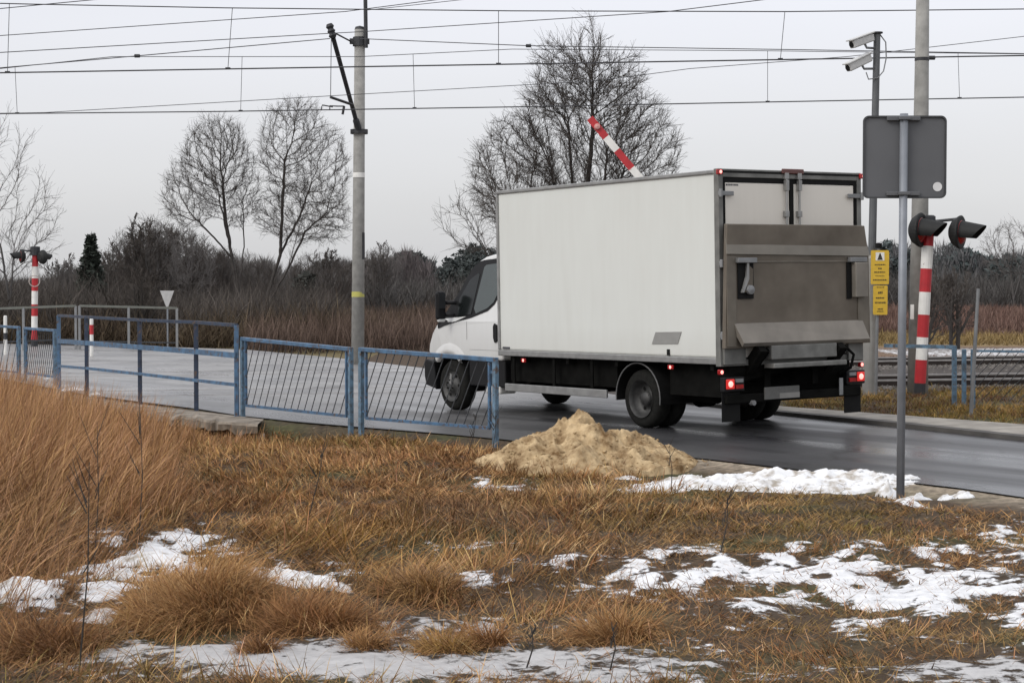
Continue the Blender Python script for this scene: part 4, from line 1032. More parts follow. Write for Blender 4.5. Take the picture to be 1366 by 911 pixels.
panel(lp0, lp1, at_h(-120, 427, lp0), at_h(26, 437, lp1), 20, 'blue slanted bar fence panel running out of the left edge', .45)
panel(lp1b, lp2, at_h(34, 438, lp1b), at_h(74, 441, lp2), 14, 'short blue slanted bar fence panel left of the guard rail', .45)
# guard rail on the culvert
pts = [(79, 519, 421), (116, 529, 423), (187, 540, 427), (262, 549, 430), (316, 557, 434)]
base = [G(a, b) for a, b, c in pts]; tops = [Vector((p.x, p.y, D(a, c, p.y).z)) for p, (a, b, c) in zip(base, pts)]
gr_ = thing('guard_rail', 'tall blue and black tubular guard rail standing on the culvert slab', 'guard rail', base[0])
o0 = base[0]
for i, (b, t) in enumerate(zip(base, tops)):
    mat = M['blue'] if i in (0, 4) else (M['post_grey'] if i in (1, 2) and 0 else M['blue_dark'])
    MB().beam(b-o0-Vector((0,0,.15)), t-o0, .065 if i in (0, 4) else .05, .06, (1, 0, 0)).build('post', mat, gr_, bevel=.006)
rail_top = MB(); rail_mid = MB(); rail_low = MB()
my = [455, 457.5, 463, 469, 474]; ly = [488, 491, 498.5, 507, 513]
mids = [Vector((p.x, p.y, D(a, m_, p.y).z))-o0 for p, (a, b, c), m_ in zip(base, pts, my)]
lows = [Vector((p.x, p.y, D(a, m_, p.y).z))-o0 for p, (a, b, c), m_ in zip(base, pts, ly)]
for i in range(4):
    rail_top.beam(tops[i]-o0, tops[i+1]-o0, .05, .045)
    rail_mid.beam(mids[i]-Vector((0, .04, 0)), mids[i+1]-Vector((0, .04, 0)), .03, .075); rail_low.beam(lows[i]-Vector((0, .04, 0)), lows[i+1]-Vector((0, .04, 0)), .03, .045)
rail_top.build('top_rail', M['blue_dark'], gr_); rail_mid.build('middle_rail', M['blue'], gr_); rail_low.build('lower_rail', M['blue'], gr_)

# far side railings on the left, posts, signs
def far_rail(px0, y0, px1, y1, d, label, mid=True, posts=3):
    a = D(px0, y0, d); b = D(px1, y1, d+1)
    zb = float(base_z(a.x))-.1
    root = thing('far_railing', label, 'fence', (a.x, a.y, zb), 0, 'pale railings on the far side of the road'); o_ = Vector((a.x, a.y, zb))
    MB().beam(a-o_, b-o_, .06, .07).build('top_rail', M['bars'] if 0 else simple('weathered pale rail', (.16, .165, .145), .8), root)
    for k in range(posts):
        p = a.lerp(b, k/(posts-1)); MB().beam((p.x-o_.x, p.y-o_.y, -.1), p-o_, .07, .07).build('post', M['galv'], root)
    m1 = a.lerp(b, 0)-Vector((0, 0, (a.z-zb)*.75)); m2 = b-Vector((0, 0, (a.z-zb)*.75))
    MB().beam(m1-o_, m2-o_, .03, .04).build('lower_rail', M['bars'], root)
far_rail(-40, 413, 101, 408, 52, 'pale railing behind the left signal, at the far side of the road')
far_rail(106, 408, 236, 411, 53, 'longer pale railing on the far side of the road right of the left signal')
def yield_back(px, py_t, d):
    c = D(px, py_t, d); z0 = float(base_z(c.x))-.1; h = c.z-z0
    r = thing('yield_sign', 'pale back of a triangular give way sign beyond the far railing', 'road sign', (c.x, c.y, z0))
    w_ = 19*d/F; hh = 23*d/F
    MB().prism([(-w_/2, h), (w_/2, h), (.02, h-hh), (-.02, h-hh)], -.02, .0, lambda u, v, t: (u, t, v)).build('sign_plate', simple('sign back pale', (.42, .42, .42), .5), r, bevel=.01)
    MB().tube([(0, .04, -.1), (0, .04, h-.05)], .03, 8).build('pole', M['post_grey'], r)
yield_back(223, 388, 56.5)
def marker(px, yt, yb, d, label, band):
    c = D(px, yt, d); z0 = float(base_z(c.x))-.1; h = c.z-z0
    r = thing('marker_post', label, 'marker post', (c.x, c.y, z0), 0, 'white marker posts across the road')
    MB().lathe([(-.1, .05), (h-.02, .05), (h, .03), (h, 0)], (0,0,0), (0,0,1), 10).build('post', M['white'], r)
    a, b = band; MB().lathe([(h*a, .054), (h*b, .054)], (0,0,0), (0,0,1), 10).build('red_band', M['red'] if px > 60 else M['dark_steel'], r)
marker(7, 421, 450, 49, 'white marker post with a dark band near the left edge', (.45, .6))
marker(122, 425, 455, 47, 'white marker post with a red band right of the left signal', (.62, .85))

# ------------------------------------------------------------------ level crossing light signals
def striped(mb_parts, base, top, r, marks, root):
    """marks: list of (t0, t1, material name)"""
    ax = top-base
    for t0, t1, m in marks:
        MB().tube([base+ax*t0, base+ax*t1], r, 14).build({'red': 'red_band', 'white': 'white_band'}.get(m, 'post_foot'), M[m], root)
def head(root, c, f, s, dark=False):
    f = Vector(f).normalized(); c = Vector(c)
    h = MB().lathe([(-.14*s, 0), (-.14*s, .10*s), (-.10*s, .17*s), (-.02*s, .225*s), (.0, .235*s), (.012*s, .235*s), (.02*s, .22*s), (.02*s, .13*s)], c, f, 28).build('signal_head', M['signal_black'], root, smooth=False, bevel=0)
    MB().lathe([(.016*s, .17*s), (.05*s, .14*s), (.07*s, .07*s), (.075*s, 0)], c, f, 24).build('red_lens', M['red_dark'], h, smooth=True)
    n = 20; vs = []; fs = []
    z = Vector((0, 0, 1)); r = f.cross(z).normalized(); u = r.cross(f).normalized()
    for k in range(n+1):
        a = -.45+(PI+.9)*k/n
        lng = .36*s*(.35+.65*max(0, math.sin(a)*.5+.5))
        for d_, rr in ((.02*s, .165*s), (lng, .140*s), (lng, .132*s), (.02*s, .155*s)):
            vs.append(c+f*d_+(r*math.cos(a)+u*math.sin(a))*rr-u*(d_*.12))
    for k in range(n):
        for j in range(4): b = 4*k; fs.append((b+j, b+(j+1) % 4, b+4+(j+1) % 4, b+4+j))
    MB().add(vs, fs).build('hood', M['signal_black'], h)
sb_ = G(1226, 527); sgt = D(1239, 298, sb_.y)
sig = thing('crossing_signal', 'twin lamp level crossing signal on a leaning red and white post at the right', 'crossing signal', sb_)
B0 = Vector((0, 0, -.1)); T0 = sgt-sb_
def tt(py): 
    return (527-py)/(527-298)
striped(None, B0, T0, .085, [(0, tt(503), 'dark_steel'), (tt(503), tt(473), 'red'), (tt(473), tt(444), 'white'), (tt(444), tt(415), 'red'), (tt(415), tt(386), 'white'), (tt(386), tt(356), 'red'), (tt(356), tt(327), 'white'), (tt(327), tt(300), 'red')], sig)
MB().lathe([(-.03, .10), (.10, .10), (.12, .07), (.12, 0)], T0, (0,0,1), 16).build('post_cap', M['dark_steel'], sig)
h1c = D(1228, 307, sb_.y-.1)-sb_; h2c = D(1281, 310, sb_.y-.25)-sb_
MB().tube([T0+Vector((0, 0, .02)), h2c+Vector((.0, .05, .20))], .022, 8).build('cross_arm', M['dark_steel'], sig)
head(sig, h1c, (.84, -.54, -.02), 1.10); head(sig, h2c, (.84, -.54, -.02), 1.06)
lf = G(46, 453); lf.y = 56; lf = Vector((X(45, 56), 56, float(base_z(X(45, 56)))-.05)); lt = D(47, 340, 56)-lf
sg2 = thing('crossing_signal', 'small distant twin lamp signal on a red and white post at the far left', 'crossing signal', lf)
def t2(py): return (455-py)/(455-340)
striped(None, Vector((0,0,-.1)), lt, .10, [(0, t2(441), 'dark_steel'), (t2(441), t2(430), 'red'), (t2(430), t2(413), 'white'), (t2(413), t2(399), 'red'), (t2(399), t2(383), 'white'), (t2(383), t2(368), 'red'), (t2(368), t2(354), 'white'), (t2(354), 1, 'red')], sg2)
MB().lathe([(0, .16), (.28, .16), (.30, 0)], lt-Vector((0, 0, .02)), (0,0,1), 12).build('post_cap', M['dark_steel'], sg2)
c1 = D(28, 342, 55.8)-lf; c2 = D(57, 343, 55.9)-lf
head(sg2, c1, (-.85, -.45, 0), .98); head(sg2, c2, (.55, .8, 0), .98)
MB().tube([c1+Vector((0, 0, .2)), lt+Vector((0, 0, .1))], .03, 6).build('cross_arm', M['dark_steel'], sg2)
rc = D(46, 375, 55.8)-lf; MB().lathe([(0, .19), (.02, .19), (.02, .16), (0, .16), (0, .19)], rc, (0, -1, 0), 24).build('ring', simple('pale ring', (.35, .3, .28)), sg2)

# barrier
bpv = D(1045, 466, 27.2); btip = D(787, 158, 27.6); bz = float(base_z(bpv.x))
bar = thing('barrier_gate', 'raised red and white level crossing barrier arm behind the lorry roof', 'barrier', (bpv.x, bpv.y, bz)); o_ = Vector((bpv.x, bpv.y, bz))
MB().box(-.22, .22, -.2, .2, -.1, 1.15).build('housing', simple('barrier housing grey', (.3, .3, .3), .5), bar, bevel=.03)
a = btip-o_; b = bpv-o_; b = b+(b-a).normalized()*.5; Lb_ = (b-a).length; sgm = [.40, .27, .37]+[.40]*20; s_ = 0; kc = 0
while s_ < Lb_:
    e_ = min(Lb_, s_+sgm[kc]); MB().beam(a.lerp(b, s_/Lb_), a.lerp(b, e_/Lb_), .05, .115).build('red_band' if kc % 2 == 0 else 'white_band', M['red' if kc % 2 == 0 else 'white'], bar); s_ = e_; kc += 1
dd = (b-a).normalized(); MB().lathe([(0, .0), (0, .05), (.05, .04), (.06, 0)], a+dd*.18+Vector((0, -.03, 0)), (0, -1, 0), 12).build('lamp', simple('pink lamp', (.6, .3, .28)), bar)

# ------------------------------------------------------------------ sign seen from behind
sp0 = G(1201, 667); spt = D(1206, 152, sp0.y)-sp0
sg = thing('road_sign', 'large grey back of a square road sign on a steel pole in the foreground', 'road sign', sp0)
MB().tube([(0, 0, -.15), spt], .032, 20).build('pole', M['post_grey'], sg, smooth=True)
def rrect(x0, x1, z0, z1, r, n=6):
    P_ = []
    for cx, cz, a0 in ((x1-r, z0+r, -PI/2), (x1-r, z1-r, 0), (x0+r, z1-r, PI/2), (x0+r, z0+r, PI)):
        for k in range(n+1): a = a0+PI/2*k/n; P_.append((cx+r*math.cos(a), cz+r*math.sin(a)))
    return P_
q0 = D(1150, 265, sp0.y+.05)-sp0; q1 = D(1262, 155, sp0.y+.05)-sp0
pl_ = MB().prism(rrect(q0.x, q1.x, q0.z, q1.z, .045), .036, .040, lambda u, v, t: (u, t, v)).build('sign_plate', M['sign_back'], sg)
mb = MB(); o1 = rrect(q0.x, q1.x, q0.z, q1.z, .045); o2 = rrect(q0.x+.012, q1.x-.012, q0.z+.012, q1.z-.012, .035); n = len(o1)
mb.add([(x, .035, z) for x, z in o1]+[(x, .020, z) for x, z in o1]+[(x, .020, z) for x, z in o2]+[(x, .035, z) for x, z in o2], [(i, (i+1) % n, n+(i+1) % n, n+i) for i in range(n)]+[(n+i, n+(i+1) % n, 2*n+(i+1) % n, 2*n+i) for i in range(n)]+[(2*n+i, 2*n+(i+1) % n, 3*n+(i+1) % n, 3*n+i) for i in range(n)])
mb.build('rim', M['sign_edge'], pl_)
for z in (q1.z-.02, q0.z+.04):
    MB().box(spt.x-.13, spt.x+.13, .0, .034, z-.02, z+.012).box(spt.x-.045, spt.x+.045, -.045, .0, z-.018, z+.01).build('clamp', M['sign_back'], sg, bevel=.005)
st = D(1252, 249, sp0.y)-sp0
MB().lathe([(0, .036), (.002, .036), (.002, 0)], (st.x, .0345, st.z), (0, -1, 0), 24).build('round_sticker', simple('pale round sticker', (.62, .62, .62), .4), pl_)

# ------------------------------------------------------------------ camera pole and yellow plates
cb = G(1160, 527); ct = D(1170, 46, cb.y)-cb; cm_ = D(1164, 345, cb.y)-cb
cp = thing('camera_pole', 'steel pole carrying two white cameras behind the sign', 'camera pole', cb)
MB().tube([(0, 0, -.1), (.02, 0, cm_.z), (.022, 0, cm_.z+.05)], [.115, .10, .06], 16).build('lower_pole', simple('camera pole base', (.25, .245, .23), .7), cp, smooth=False)
MB().tube([(.022, 0, cm_.z), ct], [.06, .05], 14).build('upper_pole', simple('camera pole', (.10, .105, .11), .5, .2), cp)
MB().lathe([(0, .05), (.01, .085), (.03, .085), (.03, 0)], ct, (0, 0, 1), 14).build('pole_cap', M['dark_steel'], cp)
for (pa, pb, who) in (((1136, 60), (1163, 50), 'upper surveillance camera on the pole, tilted slightly down'), ((1131, 91), (1160, 77), 'lower surveillance camera on the pole, tilted further down')):
    a = D(*pa, cb.y-.25); b = D(*pb, cb.y-.05); d = (b-a).normalized()
    c = thing('surveillance_camera', who, 'camera', b, 0); a -= b
    b0 = Vector((0,0,0))
    hsg = MB().beam(a, b0, .12, .12).build('housing', M['camera_white'], c, bevel=.02)
    MB().beam(a-d*.05+Vector((0, 0, .072)), b0+Vector((0, 0, .072)), .15, .02).build('sun_shield', M['camera_white'], c, bevel=.004)
    MB().lathe([(0, .045), (-.01, .045), (-.01, 0)], a, d, 12).build('lens', M['rubber'], c)
    pol = cb+ct*( (b.z-cb.z)/ct.z)-b
    MB().tube([a*.35-Vector((0, 0, .06)), a*.25-Vector((0, 0, .13)), pol-Vector((0, 0, .16))], .018, 8).build('bracket', M['galv'], c, smooth=True)
pc = cb+ct-Vector((0, 0, .02))
o = MB().tube([(.04, 0, 0), (.13, 0, -.12), (.14, 0, -.35), (.10, 0, -.55), (.0, -.06, -.66), (-.14, -.08, -.68), (-.18, -.1, -.58)], .010, 6).build('cable_loop', M['galv'], cp, smooth=True); o.location = ct
yb = G(1168, 528); yt = D(1172, 331, yb.y)-yb
yp = thing('notice_plates', 'thin post with two yellow notice plates one above the other beside the camera pole', 'notice', yb)
MB().tube([(0, 0, -.1), yt], .024, 8).build('pole', M['galv'], yp)
MB().lathe([(0, .05), (.07, .05), (.08, 0)], yt, (0, 0, 1), 10).build('post_cap', M['rubber'], yp)
def plate(x0, y0, x1, y1, rows, tri):
    a = D(x0, y1, yb.y-.05)-yb; b = D(x1, y0, yb.y-.05)-yb
    pl = MB().prism(rrect(a.x, b.x, a.z, b.z, .02), -.055, -.05, lambda u, v, t: (u, t, v)).build('notice_plate', M['yellow'], yp)
    w_ = b.x-a.x; h_ = b.z-a.z
    if tri:
        cx = (a.x+b.x)/2; zt = b.z-h_*.06; hh = h_*.24
        MB().box(cx-w_*.24, cx+w_*.24, -.0575, -.0555, zt-hh, zt).build('white_panel', M['white'], pl)
        MB().prism([(cx-w_*.15, zt-hh*.92), (cx+w_*.15, zt-hh*.92), (cx+.006, zt-hh*.12), (cx-.006, zt-hh*.12)], -.060, -.058, lambda u, v, t: (u, t, v)).build('triangle_symbol', M['ink'], pl)
    mb = MB()
    for (t, wd, th) in rows:
        z = b.z-h_*t; x = (a.x+b.x)/2-w_*wd/2; xe = x+w_*wd
        while x < xe:
            l = random.uniform(.010, .022); k = random.random()
            mb.box(x, min(xe, x+l), -.0572, -.0555, z-th*h_*.5, z+th*h_*.5*(.6+.4*k)); x += l+.007
    mb.build('lettering', M['ink'], pl)
plate(1161.5, 334, 1186, 379.5, [(.42, .58, .035), (.53, .2, .05), (.64, .62, .04), (.75, .5, .02), (.87, .75, .04)], True)
plate(1164.5, 381, 1184, 420, [(.06, .5, .03), (.24, .3, .08), (.42, .6, .055), (.58, .75, .06), (.80, .35, .05), (.88, .45, .04)], False)

# thin bare pole and the blue railing at the right, small white plate on the mast
tb = G(1295, 548); ttp = D(1305, 385, tb.y)-tb
o = MB().tube([(0,0,-.1), ttp], [.028, .022], 8).build('bare_pole', M['galv']); o.location = tb; tag(o, 'thin bare leaning pole in front of the tracks at the right', 'pole')
fb = [G(1180, 533), G(1273, 538), G(1286, 540), G(1298, 541), G(1420, 547)]
bf = thing('blue_railing', 'low blue railing with mesh beside the tracks at the right', 'fence', fb[1]); o_ = fb[1]
def bh(p, px, py): return D(px, py, p.y)
a = bh(fb[0], 1180, 461); b = bh(fb[1], 1273, 463); c = bh(fb[3], 1298, 468); d = bh(fb[4], 1420, 470)
MB().beam(a-o_, b-o_, .04, .05).build('top_rail', M['blue_pale'], bf)
MB().beam(c-o_, d-o_, .03, .03).build('top_rail', M['blue_pale'], bf)
for p, px, py, w_ in ((fb[1], 1273, 461, .06), (fb[2], 1286, 466, .055), (fb[3], 1298, 466, .055), (fb[4], 1420, 468, .05)):
    MB().beam(p-o_-Vector((0,0,.15)), bh(p, px, py)-o_, w_, w_, (1,0,0)).build('post', M['blue_pale'], bf, bevel=.005)
mb = MB(); A_, B_ = fb[3]-o_, fb[4]-o_
for k in range(-9, 14):
    for sgn in (1,):
        x0 = k*.14; x1 = x0+.75; L_ = (B_-A_).length
        t0 = max(0, -x0/.75); t1 = min(1, (L_-x0)/.75)
        if t1 > t0: mb.tube([A_.lerp(B_, (x0+.75*t0)/L_)+Vector((0,0,.08+.7*t0)), A_.lerp(B_, (x0+.75*t1)/L_)+Vector((0,0,.08+.7*t1))], .005, 4)
mb.build('slanted_bars', M['bars'], bf)

# ------------------------------------------------------------------ railway tracks
def track(y0, x0, x1, label, xs0, xs1):
    r = thing('railway_track', label, 'railway track', (0, y0, 0), 0, 'parallel railway tracks beyond the road')
    for k, dy in enumerate((-.75, .75)):
        top = MB(); web = MB(); n = 40
        for i in range(n):
            a = x0+(x1-x0)*i/n; b = x0+(x1-x0)*(i+1)/n
            za, zb2 = float(base_z(a)), float(base_z(b)); ya, yb2 = trk(y0, a)+dy-y0, trk(y0, b)+dy-y0
            fl_ = a < 4.5
            top.beam((a, ya, za+(.002 if fl_ else .10)), (b, yb2, zb2+(.002 if fl_ else .10)), .05 if fl_ else .07, .03)
            if fl_: continue
            web.beam((a, ya, za+.01), (b, yb2, zb2+.01), .05, .15)
        top.build('rail', M['rail'], r); web.build('rail_web', M['rust'], r)
    x = xs0
    n = 0
    while x < xs1 and n < 95:
        MB().box(x-.13, x+.13, trk(y0, x)-1.3-y0, trk(y0, x)+1.3-y0, float(base_z(x))-.16, float(base_z(x))-.085).build('sleeper', M['sleeper'], r); x += .62; n += 1
track(TA, -40, 60, 'nearer railway track in front of the concrete masts', 5.6, 18)
track(TB, -40, 60, 'farther railway track running behind the nearer one', 6.5, 22)
# ballast stones, weeds and dry stems between the tracks
def stones(n):
    x = rng.uniform(4.5, 16, n); y = rng.choice([TA, TB], n)+rng.normal(0, 1.1, n)-.05*(x-9.4)
    k = ~inpoly(x, y); x, y = x[k], y[k]; n = len(x); z = height_fast(x, y)
    s = rng.uniform(.02, .045, n); V = []
    base_ = np.array([[1, 0, 0], [0, 1, 0], [-1, 0, 0], [0, -1, 0], [0, 0, .9]])
    R_ = rng.uniform(0, PI, n); c_, s_ = np.cos(R_), np.sin(R_)
    pts = np.zeros((n, 5, 3))
    for i, b in enumerate(base_):
        j = rng.uniform(.7, 1.3, n); pts[:, i, 0] = x+(b[0]*c_-b[1]*s_)*s*j; pts[:, i, 1] = y+(b[0]*s_+b[1]*c_)*s*j; pts[:, i, 2] = z+b[2]*s*j-.005
    fl = (np.arange(n)*5)[:, None]+np.array([[0,1,4, 1,2,4, 2,3,4, 3,0,4]])
    cc = np.repeat(np.stack([rng.uniform(.05, .17, n)]*3, 1)*np.array([[1.05, .96, .88]]), 5, 0)
    return npmesh('ballast_stones', pts.reshape(-1, 3), fl.ravel(), np.full(n*4, 3), M['twig'], cc)
tag(stones(16000), 'loose grey brown ballast stones around the railway tracks', 'ballast', kind='stuff')

# ------------------------------------------------------------------ concrete masts and overhead line
mbs = D(477, 486, 39.2); mbs.z = float(base_z(mbs.x))-.1; mt = D(480, 40, 39.2)-mbs
ms = thing('catenary_mast', 'grey concrete overhead line mast with a bracket arm behind the blue fence', 'mast', mbs)
MB().tube([(0,0,-.2), mt], [.150, .118], 18).build('concrete_pole', M['concrete'], ms, smooth=True)
def mh(px, py, d=39.2): return D(px, py, d)-mbs
def onm(py): return mt*((D(480, py, 39.2)-mbs).z/mt.z)
MB().lathe([(0, .12), (.06, .10), (.09, 0)], mt, (0,0,1), 14).build('pole_cap', M['dark_steel'], ms)
MB().lathe([(-.02, .137), (.09, .135)], onm(236), (0,0,1), 18).build('white_band', M['white'], ms)
MB().lathe([(-.02, .145), (.10, .143)], onm(395), (0,0,1), 18).build('yellow_tag', simple('faded yellow tag', (.42, .40, .10)), ms)
MB().lathe([(-.1, .149), (.5, .147)], onm(340), (0,0,1), 18, .6, 2.4).build('tar_stain', M['dark_steel'], ms)
c1, c2 = onm(56), onm(176)
mb = MB().lathe([(-.10, .16), (.10, .155)], c1, (0,0,1), 14).lathe([(-.05, .20), (.05, .20)], c2, (0,0,1), 14); mb.beam(c1+Vector((-.22, -.05, 0)), c1+Vector((.22, -.05, 0)), .10, .12); mb.beam(c2+Vector((-.17, -.15, 0)), c2+Vector((.17, -.15, 0)), .06, .08); mb.build('clamp', M['dark_steel'], ms)
MB().tube([c1+Vector((.15, -.1, -.15)), mh(487.5, -30)+Vector((0, -.1, 0))], .045, 8).build('earth_wire_holder', M['dark_steel'], ms)
tip = D(442, 42, 37.2)-mbs
arm = MB().tube([c2+Vector((0, -.15, .05)), c2.lerp(tip, .12), c2.lerp(tip, .14), c2.lerp(tip, .5), tip], [.075, .075, .05, .048, .05], 10).build('bracket_arm', M['dark_steel'], ms)
MB().lathe([(-.16, .06), (-.1, .09), (-.05, .06), (0, .09), (.05, .06), (.10, .09), (.16, .05)], tip, (.3, 0, -1), 12).build('insulator', M['dark_steel'], ms)
MB().tube([tip, c1+Vector((-.2, -.05, 0))], .018, 6).build('stay_rod', M['dark_steel'], ms)
reg = D(470, 140, 37.6)-mbs; r1 = D(441, 130, 37)-mbs; r2 = D(428, 146, 36.6)-mbs
mb = MB().tube([reg, r1], .03, 6).tube([D(459, 142, 37.4)-mbs, D(457, 153, 37.4)-mbs], .03, 6).tube([D(459, 142, 37.4)-mbs, D(450, 142, 37)-mbs, D(440, 141.5, 37)-mbs, D(440, 147, 37)-mbs], .015, 5).tube([D(444, 143, 37)-mbs, D(430, 140.5, 37)-mbs, D(428, 147, 37)-mbs], .015, 5)
mb.build('registration_arm', M['dark_steel'], ms)
MB().tube([tip, r1], .008, 4).build('dropper', M['wire'], ms)
rb = D(1224, 531, 26.2); rb.z = float(base_z(rb.x)); rt = D(1232.5, -130, 26.2)-rb
rm = thing('catenary_mast', 'tall grey concrete mast behind the large sign, rising out of the picture', 'mast', rb)
MB().tube([(0,0,-.2), rt*.5, rt], [.158, .115, .085], 20).build('concrete_pole', M['concrete'], rm, smooth=True)
for py in (80, 415): MB().lathe([(-.02, .136 if py > 300 else .108), (.03, .135 if py > 300 else .107)], rt*((D(1228, py, 26.2)-rb).z/rt.z), (0,0,1), 18).build('band', M['dark_steel'], rm)
wp = D(1217, 416, 25.95)-rb; MB().box(wp.x-.03, wp.x+.02, wp.y-.02, wp.y, wp.z-.11, wp.z+.11).build('white_plate', M['white'], rm)

def wire_pts(pts, n=14, sag=0):
    """pts: list of (px, py, depth)"""
    P_ = [D(*p) for p in pts]; out_ = []
    for a, b in zip(P_, P_[1:]):
        for i in range(n):
            t = i/n; q = a.lerp(b, t); q.z -= sag*4*t*(1-t); out_.append(q)
    out_.append(P_[-1]); return out_
def catenary(d, contact, messenger, dropx, label, r1, r2):
    P_ = wire_pts([(x, y, d) for x, y in contact]); o_ = P_[0].copy()
    root = thing('overhead_line', label, 'overhead line', o_, 0, 'overhead lines above the two tracks')
    MB().tube([p-o_ for p in P_], r1, 6).build('contact_wire', M['wire'], root)
    Q = wire_pts([(x, y, d) for x, y in messenger]); MB().tube([p-o_ for p in Q], r2, 6).build('messenger_wire', M['wire'], root)
    cx = [c[0] for c in contact]; cy = [c[1] for c in contact]; mx = [c[0] for c in messenger]; my = [c[1] for c in messenger]
    for a, b in dropx:
        p = D(a, float(np.interp(a, mx, my)), d)-o_; q = D(b, float(np.interp(b, cx, cy)), d)-o_
        dr = MB().tube([p, q], .0055, 4).build('dropper', M['wire'], root)
        MB().beam(q-Vector((.04, 0, -.01)), q+Vector((.04, 0, .01)), .03, .03).build('clamp', M['dark_steel'], dr)
catenary(28.6, [(-400, 102), (0, 97.5), (683, 86), (1366, 74.5), (1800, 66)], [(-400, 0), (0, 5), (40, 6), (300, 11), (683, 15), (1050, 16), (1366, 12.5), (1800, 4)], [(12.5, 10), (310, 304), (665, 665), (1047, 1041)], 'nearer overhead line, the pair of thicker wires high in the picture', .0125, .0095)
catenary(35.6, [(-400, 155), (0, 152), (300, 149), (683, 143), (1100, 135), (1366, 130), (1800, 120)], [(-400, 110), (0, 92), (150, 76), (480, 76), (683, 66), (1000, 68), (1366, 72.5), (1800, 78)], [(20, 23), (323, 321), (551, 553), (1024, 1024), (1278, 1280)], 'farther overhead line, its contact wire crossing below the mast bracket', .013, .0075)
def wire(pts, r, label, sag=0):
    P_ = wire_pts(pts, sag=sag); o_ = P_[0].copy(); ob = MB().tube([p-o_ for p in P_], r, 5).build('wire', M['wire']); ob.location = o_
    return tag(ob, label, 'wire', 'single wires strung between the masts')
wire([(-300, 62, 33), (0, 48, 33), (460, 16, 33), (700, -15, 33)], .008, 'thin wire climbing from the left edge towards the top of the concrete mast')
wire([(-300, 80, 34), (0, 70.5, 34), (440, 45, 37), (478, 43, 38.5), (890, 16, 34), (1100, -10, 32)], .009, 'wire running to the bracket tip from the left and on up past the tree')
wire([(-300, 104, 34), (0, 91, 34), (183, 75, 34), (440, 52, 37)], .0095, 'wire with a small clamp rising from the left edge to the bracket tip')
wire([(480, 52, 38.8), (705, 61.5, 36), (1080, 67, 36), (1366, 72, 36), (1700, 74, 36)], .0095, 'wire with a small clamp running right from the mast top')
wire([(-300, 156, 37), (60, 150.5, 37), (480, 126, 38), (800, 108, 37), (920, 92, 37), (1130, 76, 37), (1366, 49, 37), (1600, 20, 37)], .0075, 'long thin wire rising from the lower contact wire to the right edge')
wire([(-200, 22, 30), (0, 12, 30), (190, -6, 30)], .008, 'short wire cutting the upper left corner')
wire([(490, 14, 31), (690, -8, 31)], .006, 'short faint wire leaving the top of the mast towards the right')
for px, py, d, l in ((183, 75, 34, 'wire clamp on the rising wire at the upper left'), (705, 61.5, 36, 'wire clamp on the wire right of the concrete mast'), (1243, 77.5, 28.55, 'wire clamp just right of the tall mast')):
    c = D(px, py, d); o = MB().lathe([(-.06, .01), (-.05, .035), (.05, .035), (.06, .01)], (0,0,0), (1,0,0), 8).build('wire_clamp', M['dark_steel']); o.location = c; tag(o, l, 'wire clamp', 'clamps on the overhead wires')
